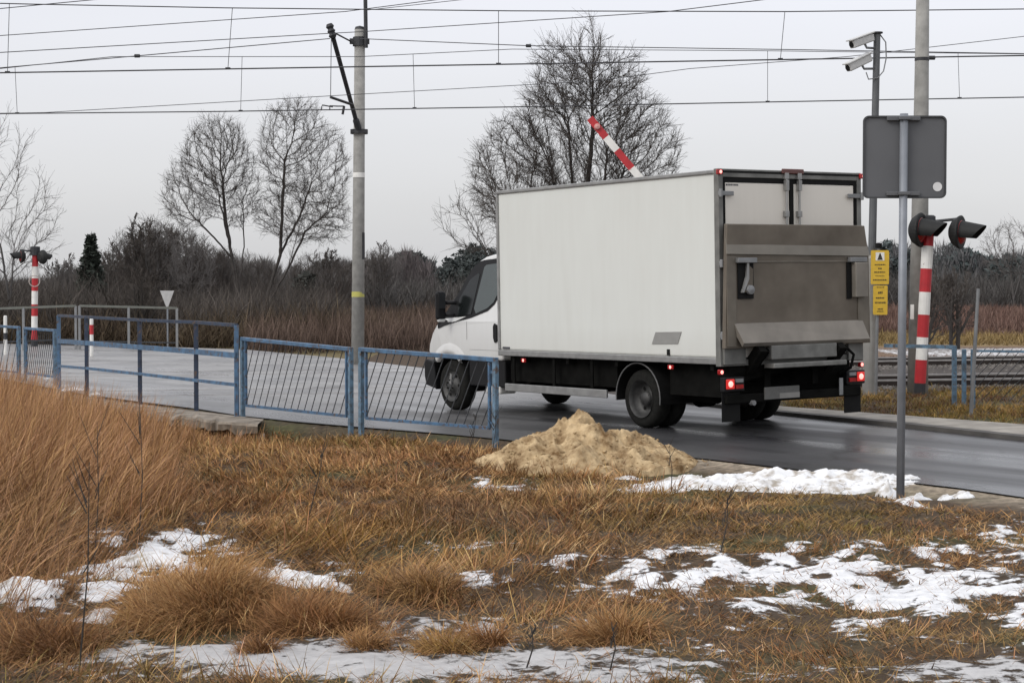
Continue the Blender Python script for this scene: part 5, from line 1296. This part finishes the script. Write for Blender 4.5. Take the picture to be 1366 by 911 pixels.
# ------------------------------------------------------------------ bare trees
class Segs:
    def __init__(s): s.A = []; s.B = []; s.ra = []; s.rb = []
def grow_tree(h, seed, stems=1, spread=.5, limbs=16, sub=9, twigs=7, crown0=.25, r0=.16, up=.55, droop=0, fine=3, shape=1.0, lean=(0, 0), rmin=.008):
    rs = random.Random(seed); S = Segs()
    def branch(p, d, L, r, level, n):
        pts = [p.copy()]; dirs = [d.copy()]; cur = p.copy(); dd = d.copy()
        for i in range(n):
            dd = (dd+Vector((rs.gauss(0, 1), rs.gauss(0, 1), rs.gauss(0, .6)))*(.10 if level else .045)+Vector((0, 0, up*(.16 if level else .03)))*(1 if level < 3 else .6)).normalized()
            nx_ = cur+dd*(L/n); t0, t1 = i/n, (i+1)/n
            S.A.append(cur.copy()); S.B.append(nx_.copy()); S.ra.append(max(rmin, r*(1-t0*.85))); S.rb.append(max(rmin*.8, r*(1-t1*.85)))
            cur = nx_; pts.append(cur.copy()); dirs.append(dd.copy())
        return pts, dirs
    def kids(pts, dirs, L, r, level, count, t_lo, ang, frac):
        for k in range(count):
            t = t_lo+(1-t_lo)*(k+rs.random())/count; t = min(t, .98); f = t*(len(pts)-1); i = int(f); p = pts[i].lerp(pts[min(i+1, len(pts)-1)], f-i); d = dirs[i]
            a = rs.uniform(0, 2*PI); th = ang*rs.uniform(.65, 1.3)
            ax = d.orthogonal().normalized(); ax = Matrix.Rotation(a, 3, d) @ ax
            nd = (Matrix.Rotation(th, 3, ax) @ d).normalized()
            env = (math.sin(PI*min(1, .18+.82*t)**shape) if level == 0 else 1-.45*t)
            l = L*frac*rs.uniform(.7, 1.2)*max(.25, env)
            rr = r*(1-t*.85)*rs.uniform(.42, .62)
            yield p, nd, l, rr
    for s in range(stems):
        a = rs.uniform(0, 2*PI) if stems > 1 else 0
        a = 2*PI*s/stems+rs.uniform(-.4, .4)
        tilt = (rs.uniform(.10, .30)*spread if stems > 1 else 0)
        d = Vector((math.sin(tilt)*math.cos(a)+lean[0], math.sin(tilt)*math.sin(a)+lean[1], 1)).normalized()
        hh = h*(1 if s == 0 else rs.uniform(.75, .95))
        pts, dirs = branch(Vector((math.cos(a)*.1*(stems > 1), math.sin(a)*.1*(stems > 1), -.2)), d, hh, r0*(1 if s == 0 else .8), 0, 14)
        for p, nd, l, rr in kids(pts, dirs, hh, r0, 0, limbs, crown0, .75, spread):
            p1_, d1_ = branch(p, nd, l, max(rr, .02), 1, 7)
            for q, nd2, l2, r2 in kids(p1_, d1_, l, max(rr, .02), 1, sub, .15, .62, .50):
                p2_, d2_ = branch(q, nd2, l2, max(r2, rmin), 2, 4)
                for q3, nd3, l3, r3 in kids(p2_, d2_, l2, max(r2, rmin), 2, twigs, .1, .55, .55):
                    p3_, d3_ = branch(q3, nd3, l3, rmin, 3, 3)
                    for q4, nd4, l4, r4 in kids(p3_, d3_, l3, rmin, 3, fine, .2, .5, .6): branch(q4, nd4, l4, rmin*.8, 4, 2)
    return S
def colon_tree(seed, env, stems, natt=1500, step=.2, up=.25, kill=2.0, r_tip=.006, k_pipe=2.25, twigs=2, twl=.45, rmax=.2):
    """env(rng, n) -> attraction points of the crown; stems: polylines the tree starts from; grows by space colonisation"""
    rg = np.random.default_rng(seed); att = env(rg, natt)
    pos = []; par = []
    for st in stems:
        st = [np.array(p, float) for p in st]; last = -1
        for a_, b_ in zip(st, st[1:]):
            L = np.linalg.norm(b_-a_); m = max(1, int(L/step))
            for i in range(m+1):
                if last >= 0 and i == 0: continue
                if last < 0 and i == 0:
                    pos.append(a_); par.append(-1); last = len(pos)-1; continue
                w_ = rg.normal(0, .012, 3); pos.append(a_+(b_-a_)*i/m+w_); par.append(last); last = len(pos)-1
    P = np.array(pos); par = list(par); near_i = np.zeros(len(att), int); near_d = np.full(len(att), 1e9)
    def upd(lo):
        nonlocal near_i, near_d
        d = np.linalg.norm(att[:, None]-P[None, lo:], axis=2); j = d.argmin(1); dm = d[np.arange(len(att)), j]
        k = dm < near_d; near_d[k] = dm[k]; near_i[k] = j[k]+lo
    upd(0); growdir = {}
    for it in range(140):
        if len(att) < 4: break
        dirs = att-P[near_i]; dirs /= np.linalg.norm(dirs, axis=1)[:, None]+1e-9
        acc = np.zeros_like(P); np.add.at(acc, near_i, dirs); cnt = np.bincount(near_i, minlength=len(P)); act = np.nonzero(cnt)[0]
        d = acc[act]/cnt[act][:, None]+rg.normal(0, .22, (len(act), 3)); d[:, 2] += up
        pa = np.array(par)[act]; ok = pa >= 0
        pd = np.zeros_like(d); pd[ok] = P[act[ok]]-P[pa[ok]]; pd /= np.linalg.norm(pd, axis=1)[:, None]+1e-9; d = d/(np.linalg.norm(d, axis=1)[:, None]+1e-9)+pd*.55
        d /= np.linalg.norm(d, axis=1)[:, None]+1e-9
        new = P[act]+d*step; lo = len(P); P = np.vstack([P, new]); par += list(act); upd(lo)
        keep = near_d > step*kill; att = att[keep]; near_i = near_i[keep]; near_d = near_d[keep]
    n = len(P); par = np.array(par); area = np.zeros(n); kids = np.bincount(par[par >= 0], minlength=n)
    area[kids == 0] = r_tip**k_pipe
    for i in range(n-1, -1, -1):
        if par[i] >= 0: area[par[i]] += area[i]
    r = np.minimum(rmax, np.maximum(r_tip, area**(1/k_pipe)))
    m = np.nonzero(par >= 0)[0]
    A = P[par[m]]; B = P[m]; ra = np.minimum(r[par[m]], r[m]*1.6); rb = r[m]
    thin = m[r[m] < r_tip*3.2]
    LA, LB, LR, = [A], [B], [ra]; RB_ = [rb]
    for k in range(twigs):
        base_ = P[thin]; pd = P[thin]-P[par[thin]]; pd /= np.linalg.norm(pd, axis=1)[:, None]+1e-9
        d = pd+rg.normal(0, .55, (len(thin), 3)); d[:, 2] += .25; d /= np.linalg.norm(d, axis=1)[:, None]
        L = twl*rg.uniform(.4, 1.2, (len(thin), 1)); mid = base_+d*L*.5; d2 = d+rg.normal(0, .2, d.shape); d2[:, 2] += .15; tip = mid+d2*L*.5
        rt = np.full(len(thin), r_tip*.8); LA += [base_, mid]; LB += [mid, tip]; LR += [rt, rt*.8]; RB_ += [rt*.8, rt*.5]
        d3 = d+rg.normal(0, .6, d.shape); LA.append(mid); LB.append(mid+d3*L*.45); LR.append(rt*.7); RB_.append(rt*.5)
    S = Segs(); S.A = np.vstack(LA); S.B = np.vstack(LB); S.ra = np.concatenate(LR); S.rb = np.concatenate(RB_); return S
def segs_mesh(name, S, mat, parent, rsplit=None):
    A = np.array([tuple(v) for v in S.A]) if isinstance(S.A, list) else S.A; B = np.array([tuple(v) for v in S.B]) if isinstance(S.B, list) else S.B; ra = np.array(S.ra); rb = np.array(S.rb)
    if rsplit is not None:
        A, B, ra, rb = A[rsplit], B[rsplit], ra[rsplit], rb[rsplit]
    n = len(A); d = B-A; d /= np.linalg.norm(d, axis=1)[:, None]+1e-9
    ref = np.where(np.abs(d[:, 2:3]) < .9, np.array([[0, 0, 1.]]), np.array([[1., 0, 0]]))
    u = np.cross(d, ref); u /= np.linalg.norm(u, axis=1)[:, None]+1e-9; v = np.cross(d, u)
    objs = []
    k = 3 if ra.max() < .03 else 5
    V = np.zeros((n, 2*k, 3))
    for i in range(k):
        a = 2*PI*i/k; o = u*math.cos(a)+v*math.sin(a)
        V[:, i] = A+o*ra[:, None]; V[:, k+i] = B+o*rb[:, None]
    fl = np.array([[i, (i+1) % k, k+(i+1) % k, k+i] for i in range(k)]).ravel()
    F_ = (np.arange(n)*2*k)[:, None]+fl[None]
    return npmesh(name, V.reshape(-1, 3), F_.ravel(), np.full(n*k, 4), mat, parent=parent, smooth=True)
def tree(name, label, px, d, h, mat, cat='tree', group=None, zoff=-.3, S=None, **kw):
    x = X(px, d); z = float(base_z(x))+zoff
    r = thing(name, label, cat, (x, d, z), 0, group)
    S = S or grow_tree(h, **kw); ra = np.array(S.ra)
    segs_mesh('trunk', S, mat, r, ra >= .021); segs_mesh('crown', S, M['twig_pale'] if mat is M['bark_grey'] else M['twig_fine'], r, ra < .021)
    return r
def hfor(py, d): return (382-py)*d/F+CH+.35
def pic_tree(label, px, d, lobes, stems, mat, shell=.5, **kw):
    """lobes: crown ellipsoids (px, py, rx, ry, weight, cone); stems: polylines in picture units, turned into metres at distance d"""
    x0 = X(px, d); z0 = float(base_z(x0))-.3; k = d/F
    cv = lambda p: ((p[0]-px)*k, (p[2]*k if len(p) > 2 else 0), (382-p[1])*k+CH-z0)
    def env(rg, n):
        out_ = []; tw_ = sum(l[4] for l in lobes)
        for cx, cy, rx, ry, w_, cone in lobes:
            m = int(n*w_/tw_); v = rg.normal(0, 1, (m, 3)); v /= np.linalg.norm(v, axis=1)[:, None]; v *= rg.uniform(shell, 1, (m, 1))**(1/2.2)
            if cone: t = (v[:, 2]+1)/2; f = (1-t)**.55*1.15+.06; v[:, 0] *= f/np.sqrt(np.clip(1-v[:, 2]**2, .15, 1)); v[:, 1] *= f/np.sqrt(np.clip(1-v[:, 2]**2, .15, 1))
            c = cv((cx, cy)); out_.append(np.stack([c[0]+v[:, 0]*rx*k, v[:, 1]*rx*k*.9, c[2]+v[:, 2]*ry*k], 1))
        return np.vstack(out_)
    S = colon_tree(env=env, stems=[[cv(p) for p in st] for st in stems], **kw)
    return tree('bare_tree', label, px, d, 1, mat, S=S)
pic_tree('slender bare tree with upswept branches at the far left edge', 12, 62, [(30, 300, 58, 80, 1, 0), (10, 235, 38, 95, 1, 0), (-45, 290, 50, 90, .7, 0)], [[(12, 470), (14, 390), (20, 330)], [(12, 400), (2, 330), (-15, 290)]], M['bark_grey'], seed=4, natt=800, step=.22, up=.55, kill=2.2, twigs=2, twl=.55, r_tip=.0075)
pic_tree('bare round crowned tree left of the pair, forking low above the guard rail', 318, 75, [(288, 222, 48, 64, 1, 0), (256, 262, 40, 48, .55, 0), (318, 250, 32, 58, .4, 0), (300, 190, 26, 34, .25, 0)], [[(322, 470), (318, 400), (308, 335), (300, 290, 8), (296, 240, 8)], [(310, 345), (288, 318, -10), (262, 290, -20)], [(318, 400), (324, 330, 10), (322, 275, 18)], [(308, 335), (296, 270, -14)]], M['bark_mid'], seed=24, natt=3400, step=.17, up=.24, kill=1.6, twigs=4, twl=.42, r_tip=.0068, k_pipe=2.15)
pic_tree('bare round crowned tree right of the pair, beside the concrete mast', 350, 75, [(384, 200, 40, 66, .8, 0), (428, 232, 40, 72, .8, 0), (400, 285, 62, 46, .5, 0), (445, 290, 24, 40, .15, 0), (405, 160, 26, 26, .15, 0)], [[(350, 470), (355, 400), (374, 340), (378, 260), (380, 215)], [(374, 340), (398, 290, 12), (412, 250, 18)], [(355, 410), (385, 360, -8), (410, 310, -20), (440, 285, -28)], [(385, 360, -8), (402, 300, -12)]], M['bark_mid'], seed=35, natt=3600, step=.17, up=.22, kill=1.6, twigs=4, twl=.42, r_tip=.0068, k_pipe=2.15)
pic_tree('large dark bare tree rising behind the lorry', 775, 62, [(776, 195, 92, 120, 1.1, 0), (788, 95, 30, 66, .26, 0), (745, 115, 34, 60, .2, 0), (862, 215, 46, 78, .42, 0), (690, 240, 62, 80, .6, 0), (830, 140, 34, 60, .2, 0)], [[(778, 470), (778, 380), (780, 300), (790, 180), (790, 100)], [(778, 390), (750, 310, 15), (735, 220, 28)], [(778, 385), (810, 300, -15), (830, 230, -25)], [(778, 400), (720, 320, -10), (690, 270, -22)], [(778, 370), (765, 260, 25), (758, 150, 32)], [(778, 390), (800, 310, 20), (812, 200, 40)]], M['bark'], seed=8, natt=3300, step=.18, up=.62, kill=1.65, twigs=4, twl=.55, r_tip=.0082, k_pipe=2.1)
pic_tree('low spreading bare tree between the cab and the larger tree', 672, 58, [(640, 300, 62, 52, 1, 0), (680, 260, 40, 50, .6, 0)], [[(690, 470), (675, 390), (650, 340)], [(675, 390), (690, 320)]], M['bark_mid'], seed=14, natt=600, step=.2, up=.2, kill=2.2, twigs=2, twl=.5, r_tip=.0075)
pic_tree('grey hazy bare tree at the right edge of the picture', 1352, 110, [(1350, 335, 42, 38, 1, 0), (1330, 350, 22, 26, .2, 0)], [[(1356, 470), (1352, 400), (1348, 365)], [(1352, 400), (1364, 360)]], M['bark_grey'], seed=17, natt=900, step=.22, up=.2, kill=1.9, twigs=3, twl=.5, r_tip=.009)
for px, py, d, l, m, sd in ((190, 288, 88, 'greyish bare tree left of the round crowned pair', 'bark_mid', 51), (232, 300, 92, 'dense bare tree just left of the round crowned pair', 'bark_mid', 52), (85, 335, 85, 'bare tree between the left signal and the spruce', 'bark_grey', 53), (160, 318, 90, 'bare tree right of the spruce', 'bark_mid', 54),
                            (508, 318, 120, 'pale bare tree just right of the concrete mast', 'bark_grey', 55), (430, 330, 100, 'bare tree low between the round crowned pair and the mast', 'bark_mid', 56), (186, 392, 60, 'small dark crooked tree left of the give way sign', 'bark', 57), (1228, 408, 47, 'small bare sapling between the signal post and the blue railing', 'bark_mid', 58), (1272, 400, 48, 'small bare sapling behind the blue railing', 'bark_mid', 59)):
    tree('bare_tree', l, px, d, hfor(py, d) if py < 382 else {57: 3.1, 58: 2.2, 59: 2.4}[sd], M[m], seed=sd, stems=3, spread=.45, limbs=9, sub=7, twigs=5, fine=2, crown0=.2, r0=.08, up=.6, rmin=.014 if sd < 57 else .007)

# shared bare trees standing along the wood edge on the left and middle
protos = []
for sd, dome in ((61, 0), (62, 1), (63, 0)):
    def env_(rg, n, dome=dome):
        v = rg.normal(0, 1, (n, 3)); v /= np.linalg.norm(v, axis=1)[:, None]; v *= rg.uniform(.3, 1, (n, 1))**.45
        return np.stack([v[:, 0]*(1.5 if dome else 1.15), v[:, 1]*1.4, 3.6+v[:, 2]*(1.7 if dome else 2.0)], 1)
    S = colon_tree(sd, env_, [[(0, 0, -.3), (.05, 0, 1.2), (.1, .1, 2.4)], [(0, 0, .6), (-.35, .1, 1.8)], [(0, 0, .8), (.4, -.1, 2.0)]], natt=1100, step=.17, up=.35, kill=1.7, twigs=3, twl=.38, r_tip=.009)
    protos.append(S)
pm = [None]*3; tg = 0; rs_ = random.Random(3)
spots = [(88, 352, 84), (104, 346, 88), (148, 334, 86), (170, 322, 90), (184, 296, 92), (200, 290, 95), (212, 300, 88), (226, 292, 94), (243, 304, 90), (258, 312, 86), (272, 318, 92), (292, 330, 90), (330, 335, 96), (345, 342, 92), (410, 338, 98), (438, 335, 100), (455, 345, 96), (498, 335, 118), (515, 330, 122), (-60, 330, 84), (-120, 320, 86), (-20, 350, 82)]
for i, (px, py, d) in enumerate(spots):
    x = X(px, d); z = float(base_z(x))-.3; h = hfor(py, d); j = i % 3
    r = thing('bare_tree', 'low grey brown bare tree in the tangled wood edge behind the road on the left', 'tree', (x, d, z), rs_.uniform(0, 6.28), 'bare trees of the wood edge')
    k = h/5.4; r.scale = (k*rs_.uniform(.9, 1.3), k*rs_.uniform(.9, 1.3), k)
    if pm[j] is None:
        ra = np.array(protos[j].ra); pm[j] = [segs_mesh('trunk', protos[j], M['bark_mid'], r, ra >= .03), segs_mesh('crown', protos[j], M['twig_fine'] if j else M['twig_pale'], r, ra < .03)]
    else:
        for q in pm[j]: c = q.copy(); col.objects.link(c); c.parent = r
# ------------------------------------------------------------------ conifers and woodland made of many small leaf clumps
def cloud(n, gen, s0, s1, C, var, flat=.5):
    """n small random triangles at gen(n) -> Nx3"""
    P = gen(n); n = len(P); s = rng.uniform(s0, s1, n)[:, None]
    a = rng.normal(0, 1, (n, 3)); a /= np.linalg.norm(a, axis=1)[:, None]; b = rng.normal(0, 1, (n, 3)); b /= np.linalg.norm(b, axis=1)[:, None]
    V = np.stack([P, P+a*s, P+b*s*np.array([[1, 1, flat]])], 1)
    c = np.array(C)[None]*rng.uniform(1-var, 1+var, (n, 1))
    return V.reshape(-1, 3), np.repeat(c, 3, 0)
def spruce_gen(h, r):
    def g(n):
        t = rng.random(n)**1.4; lay = (.5+.5*np.abs(np.sin(t*h*5)))
        rr = r*(1-t)**1.05*1.15*np.sqrt(rng.random(n))*(.65+.35*lay)+.05; a = rng.uniform(0, 2*PI, n)
        z = .12*h+t*h*.88-rr*.25
        return np.stack([np.cos(a)*rr, np.sin(a)*rr, z], 1)
    return g
def spruce(px, py, d, r, C, label):
    x = X(px, d); h = hfor(py, d); z = float(base_z(x))-.3
    root = thing('spruce_tree', label, 'tree', (x, d, z)); MB().tube([(0,0,-.2), (0,0,h*.95)], [.12, .02], 6).build('trunk', M['bark'], root)
    V, c = cloud(5200, spruce_gen(h, r), .10, .30, C, .45)
    npmesh('crown', V, np.arange(len(V)), np.full(len(V)//3, 3), M['twig'], c, root)
spruce(122, 310, 78, 1.15, (.042, .050, .042), 'dark conical spruce behind the bushes, right of the left signal')

def wood(name, label, x_rng, d_rng, top, count, mix, col_c, col_b, size, per=320, var=.4, base=0):
    """woodland: pines (dense rounded heads over a lighter stem zone) and bare broadleaves (fuzzy vertical strokes)"""
    Vs = []; Cs = []
    for i in range(count):
        px = rng.uniform(*x_rng); d = rng.uniform(*d_rng); x = X(px, d)
        ty = float(np.interp(px, [a for a, b in top], [b for a, b in top]))
        h = max(1.2, (382-ty)*d/F+CH+.5)*rng.uniform(.66, 1.02) if rng.random() < .8 else max(1.2, (382-ty)*d/F+CH+.5)*rng.uniform(.9, 1.10)
        z0 = -.5
        if rng.random() < mix:
            r = h*rng.uniform(.16, .26)
            kind = rng.random() < .5
            def g(n, h=h, r=r, kind=kind):
                t = rng.random(n); a = rng.uniform(0, 2*PI, n)
                prof = (1-t)**.7+.08 if kind else np.sqrt(np.clip(1-(2*t-1)**2, 0, 1))+.05
                rr = r*prof*np.sqrt(rng.random(n)); zz = h*(.25+.75*t) if kind else h*(.42+.58*t)
                return np.stack([np.cos(a)*rr, np.sin(a)*rr, zz], 1)
            V, c = cloud(per, g, size*.6, size*1.5, col_c, var)
        else:
            r = h*rng.uniform(.18, .30); n = per
            t = rng.random(n); a = rng.uniform(0, 2*PI, n)
            rr = r*np.sqrt(rng.random(n))*np.sin(PI*np.clip(.1+t*.88, 0, 1))**.7
            P = np.stack([np.cos(a)*rr, np.sin(a)*rr, h*(.05+.9*t)], 1)
            L = size*rng.uniform(1.2, 3.4, n)[:, None]
            dr = np.stack([np.cos(a)*rng.uniform(.1, .7, n), np.sin(a)*rng.uniform(.1, .7, n), np.ones(n)], 1); w_ = rng.normal(0, 1, (n, 3))*size*.07
            V = np.stack([P-w_, P+w_, P+dr*L], 1).reshape(-1, 3); c = np.repeat(np.array(col_b)[None]*rng.uniform(1-var, 1+var, (n, 1)), 3, 0)
        V = V+np.array([[x, d, z0]]); tint = rng.uniform(.8, 1.25); Vs.append(V); Cs.append(np.clip(c*tint, .005, 1))
    V = np.vstack(Vs); C = np.vstack(Cs)
    o = npmesh(name, V, np.arange(len(V)), np.full(len(V)//3, 3), M['twig'], C)
    return tag(o, label, 'woodland', kind='stuff')
TOPL = [(-300, 360), (0, 380), (60, 380), (100, 368), (150, 364), (180, 345), (230, 338), (280, 342), (340, 345), (400, 356), (470, 356)]
TOPM = [(430, 352), (480, 345), (505, 350), (545, 338), (570, 338), (580, 362), (600, 345), (615, 328), (680, 332), (900, 335), (1150, 345)]
TOPR = [(1100, 345), (1170, 332), (1200, 325), (1215, 330), (1260, 333), (1290, 330), (1310, 345), (1366, 345), (1800, 335)]
wood('far_woodland', 'dark distant pine wood beyond the field in the middle and behind the lorry', (420, 1160), (235, 300), TOPM, 360, .72, (.068, .078, .076), (.118, .112, .111), .50, 420, .28)  # haze blended into the pine and twig colours
wood('hazy_woodland', 'grey green hazy pine wood on the right horizon', (1080, 1800), (260, 330), TOPR, 430, .62, (.075, .090, .090), (.125, .124, .127), .70, 330, .3)  # lighter, bluer tints carry the haze of this wood
wood('left_woodland', 'brown grey bare wood behind the road on the left', (-320, 470), (95, 150), TOPL, 400, .03, (.062, .066, .060), (.125, .117, .113), .26, 700, .35)  # twig colour lightened to stand in for haze
# pale birches in front of the middle wood
wood('birch_grove', 'pale bare birches standing against the dark wood left of the cab', (535, 572), (225, 232), [(500, 334), (600, 334)], 9, 0, (.1, .1, .1), (.16, .14, .14), .5, 420, .3)
wood('pale_saplings', 'thin pale bare trees above the dark wood beside the mast', (480, 530), (222, 234), [(470, 348), (540, 346)], 14, 0, (.1, .1, .1), (.15, .135, .13), .5, 200, .3)

def thicket(name, label, n, xr, dr, hr, cols, wd, cat='thicket', lean=.45, top=None):
    px = rng.uniform(*xr, n); d = rng.uniform(*dr, n); x = (px-683)/F*d
    keep = ~inpoly(x, d) & (dist_line(x, d, far) > .3); x, d, px = x[keep], d[keep], px[keep]; n = len(x)
    hm = hr[0]+(hr[1]-hr[0])*fbm(x*.35+3, d*.2, 3); L = hm*rng.uniform(.35, 1.15, n)
    if top is not None: L *= np.interp(px, [a for a, b in top], [b for a, b in top])
    z = height_fast(x, d)-.05+rng.random(n)*L*.5
    t = rng.random(n)*.6+.5*fbm(x*.5, d*.3, 2)
    c = np.stack([np.interp(t, np.linspace(0, 1.05, len(cols)), [k[ch] for k in cols]) for ch in range(3)], 1)*rng.uniform(.6, 1.35, (n, 1))
    o = blades(name, np.stack([x, d, z], 1), L, np.full(n, wd)*rng.uniform(.6, 1.5, n), rng.uniform(0, 2*PI, n), rng.uniform(0, lean*2, n), rng.uniform(0, .7, n), c, M['twig'], segs=2)
    return tag(o, label, cat, kind='stuff')
DB = [(.042, .038, .035), (.068, .060, .054), (.10, .087, .077), (.135, .118, .105)]  # thicket browns, greyed and lightened to suggest haze
RB = [(.066, .048, .040), (.11, .078, .063), (.15, .108, .088), (.19, .143, .12)]
thicket('dark_thicket', 'dense dark brown thicket behind the far railing on the left', 80000, (-350, 470), (60, 90), (1.0, 3.3), DB, .028, top=[(-350, .9), (100, .9), (200, .8), (260, .75), (430, .8), (470, .5)])
thicket('roadside_scrub', 'brown scrub and weeds along the far road edge on the left', 26000, (-300, 600), (58, 66), (.5, 1.7), [(.04, .031, .025), (.075, .055, .040), (.12, .092, .062), (.17, .135, .09)], .03, top=[(-300, .8), (200, 1), (400, 1.1), (600, .9)])
thicket('brown_weeds', 'reddish brown standing weeds in the field left of and behind the lorry', 60000, (330, 1160), (52, 82), (.80, 1.12), RB, .022, cat='weeds', lean=.15)
thicket('reddish_scrub', 'reddish brown scrub beyond the yellow grass strip on the right', 36000, (1100, 1700), (60, 110), (.30, .75), [(.07, .045, .037), (.13, .08, .065), (.17, .11, .09), (.20, .14, .115)], .045, cat='weeds', lean=.2)
thicket('distant_scrub', 'hazy grey brown scrub at the foot of the distant woods', 42000, (330, 1750), (112, 165), (1.5, 3.2), [(.060, .056, .052), (.085, .080, .076), (.11, .104, .10)], .06, lean=.35)  # haze is painted into these scrub greys
thicket('yellow_grass', 'strip of yellow dry grass beyond the railway on the right', 12000, (1000, 1700), (51, 58.5), (.22, .42), [(.16, .11, .05), (.26, .19, .09), (.34, .26, .12)], .03, cat='grass', lean=.5)
thicket('brown_strip', 'low reddish dead weeds between the snow strip and the railway', 9000, (1150, 1700), (38.5, 41), (.05, .16), [(.09, .05, .04), (.15, .09, .07), (.2, .13, .09)], .02, cat='weeds', lean=.6)
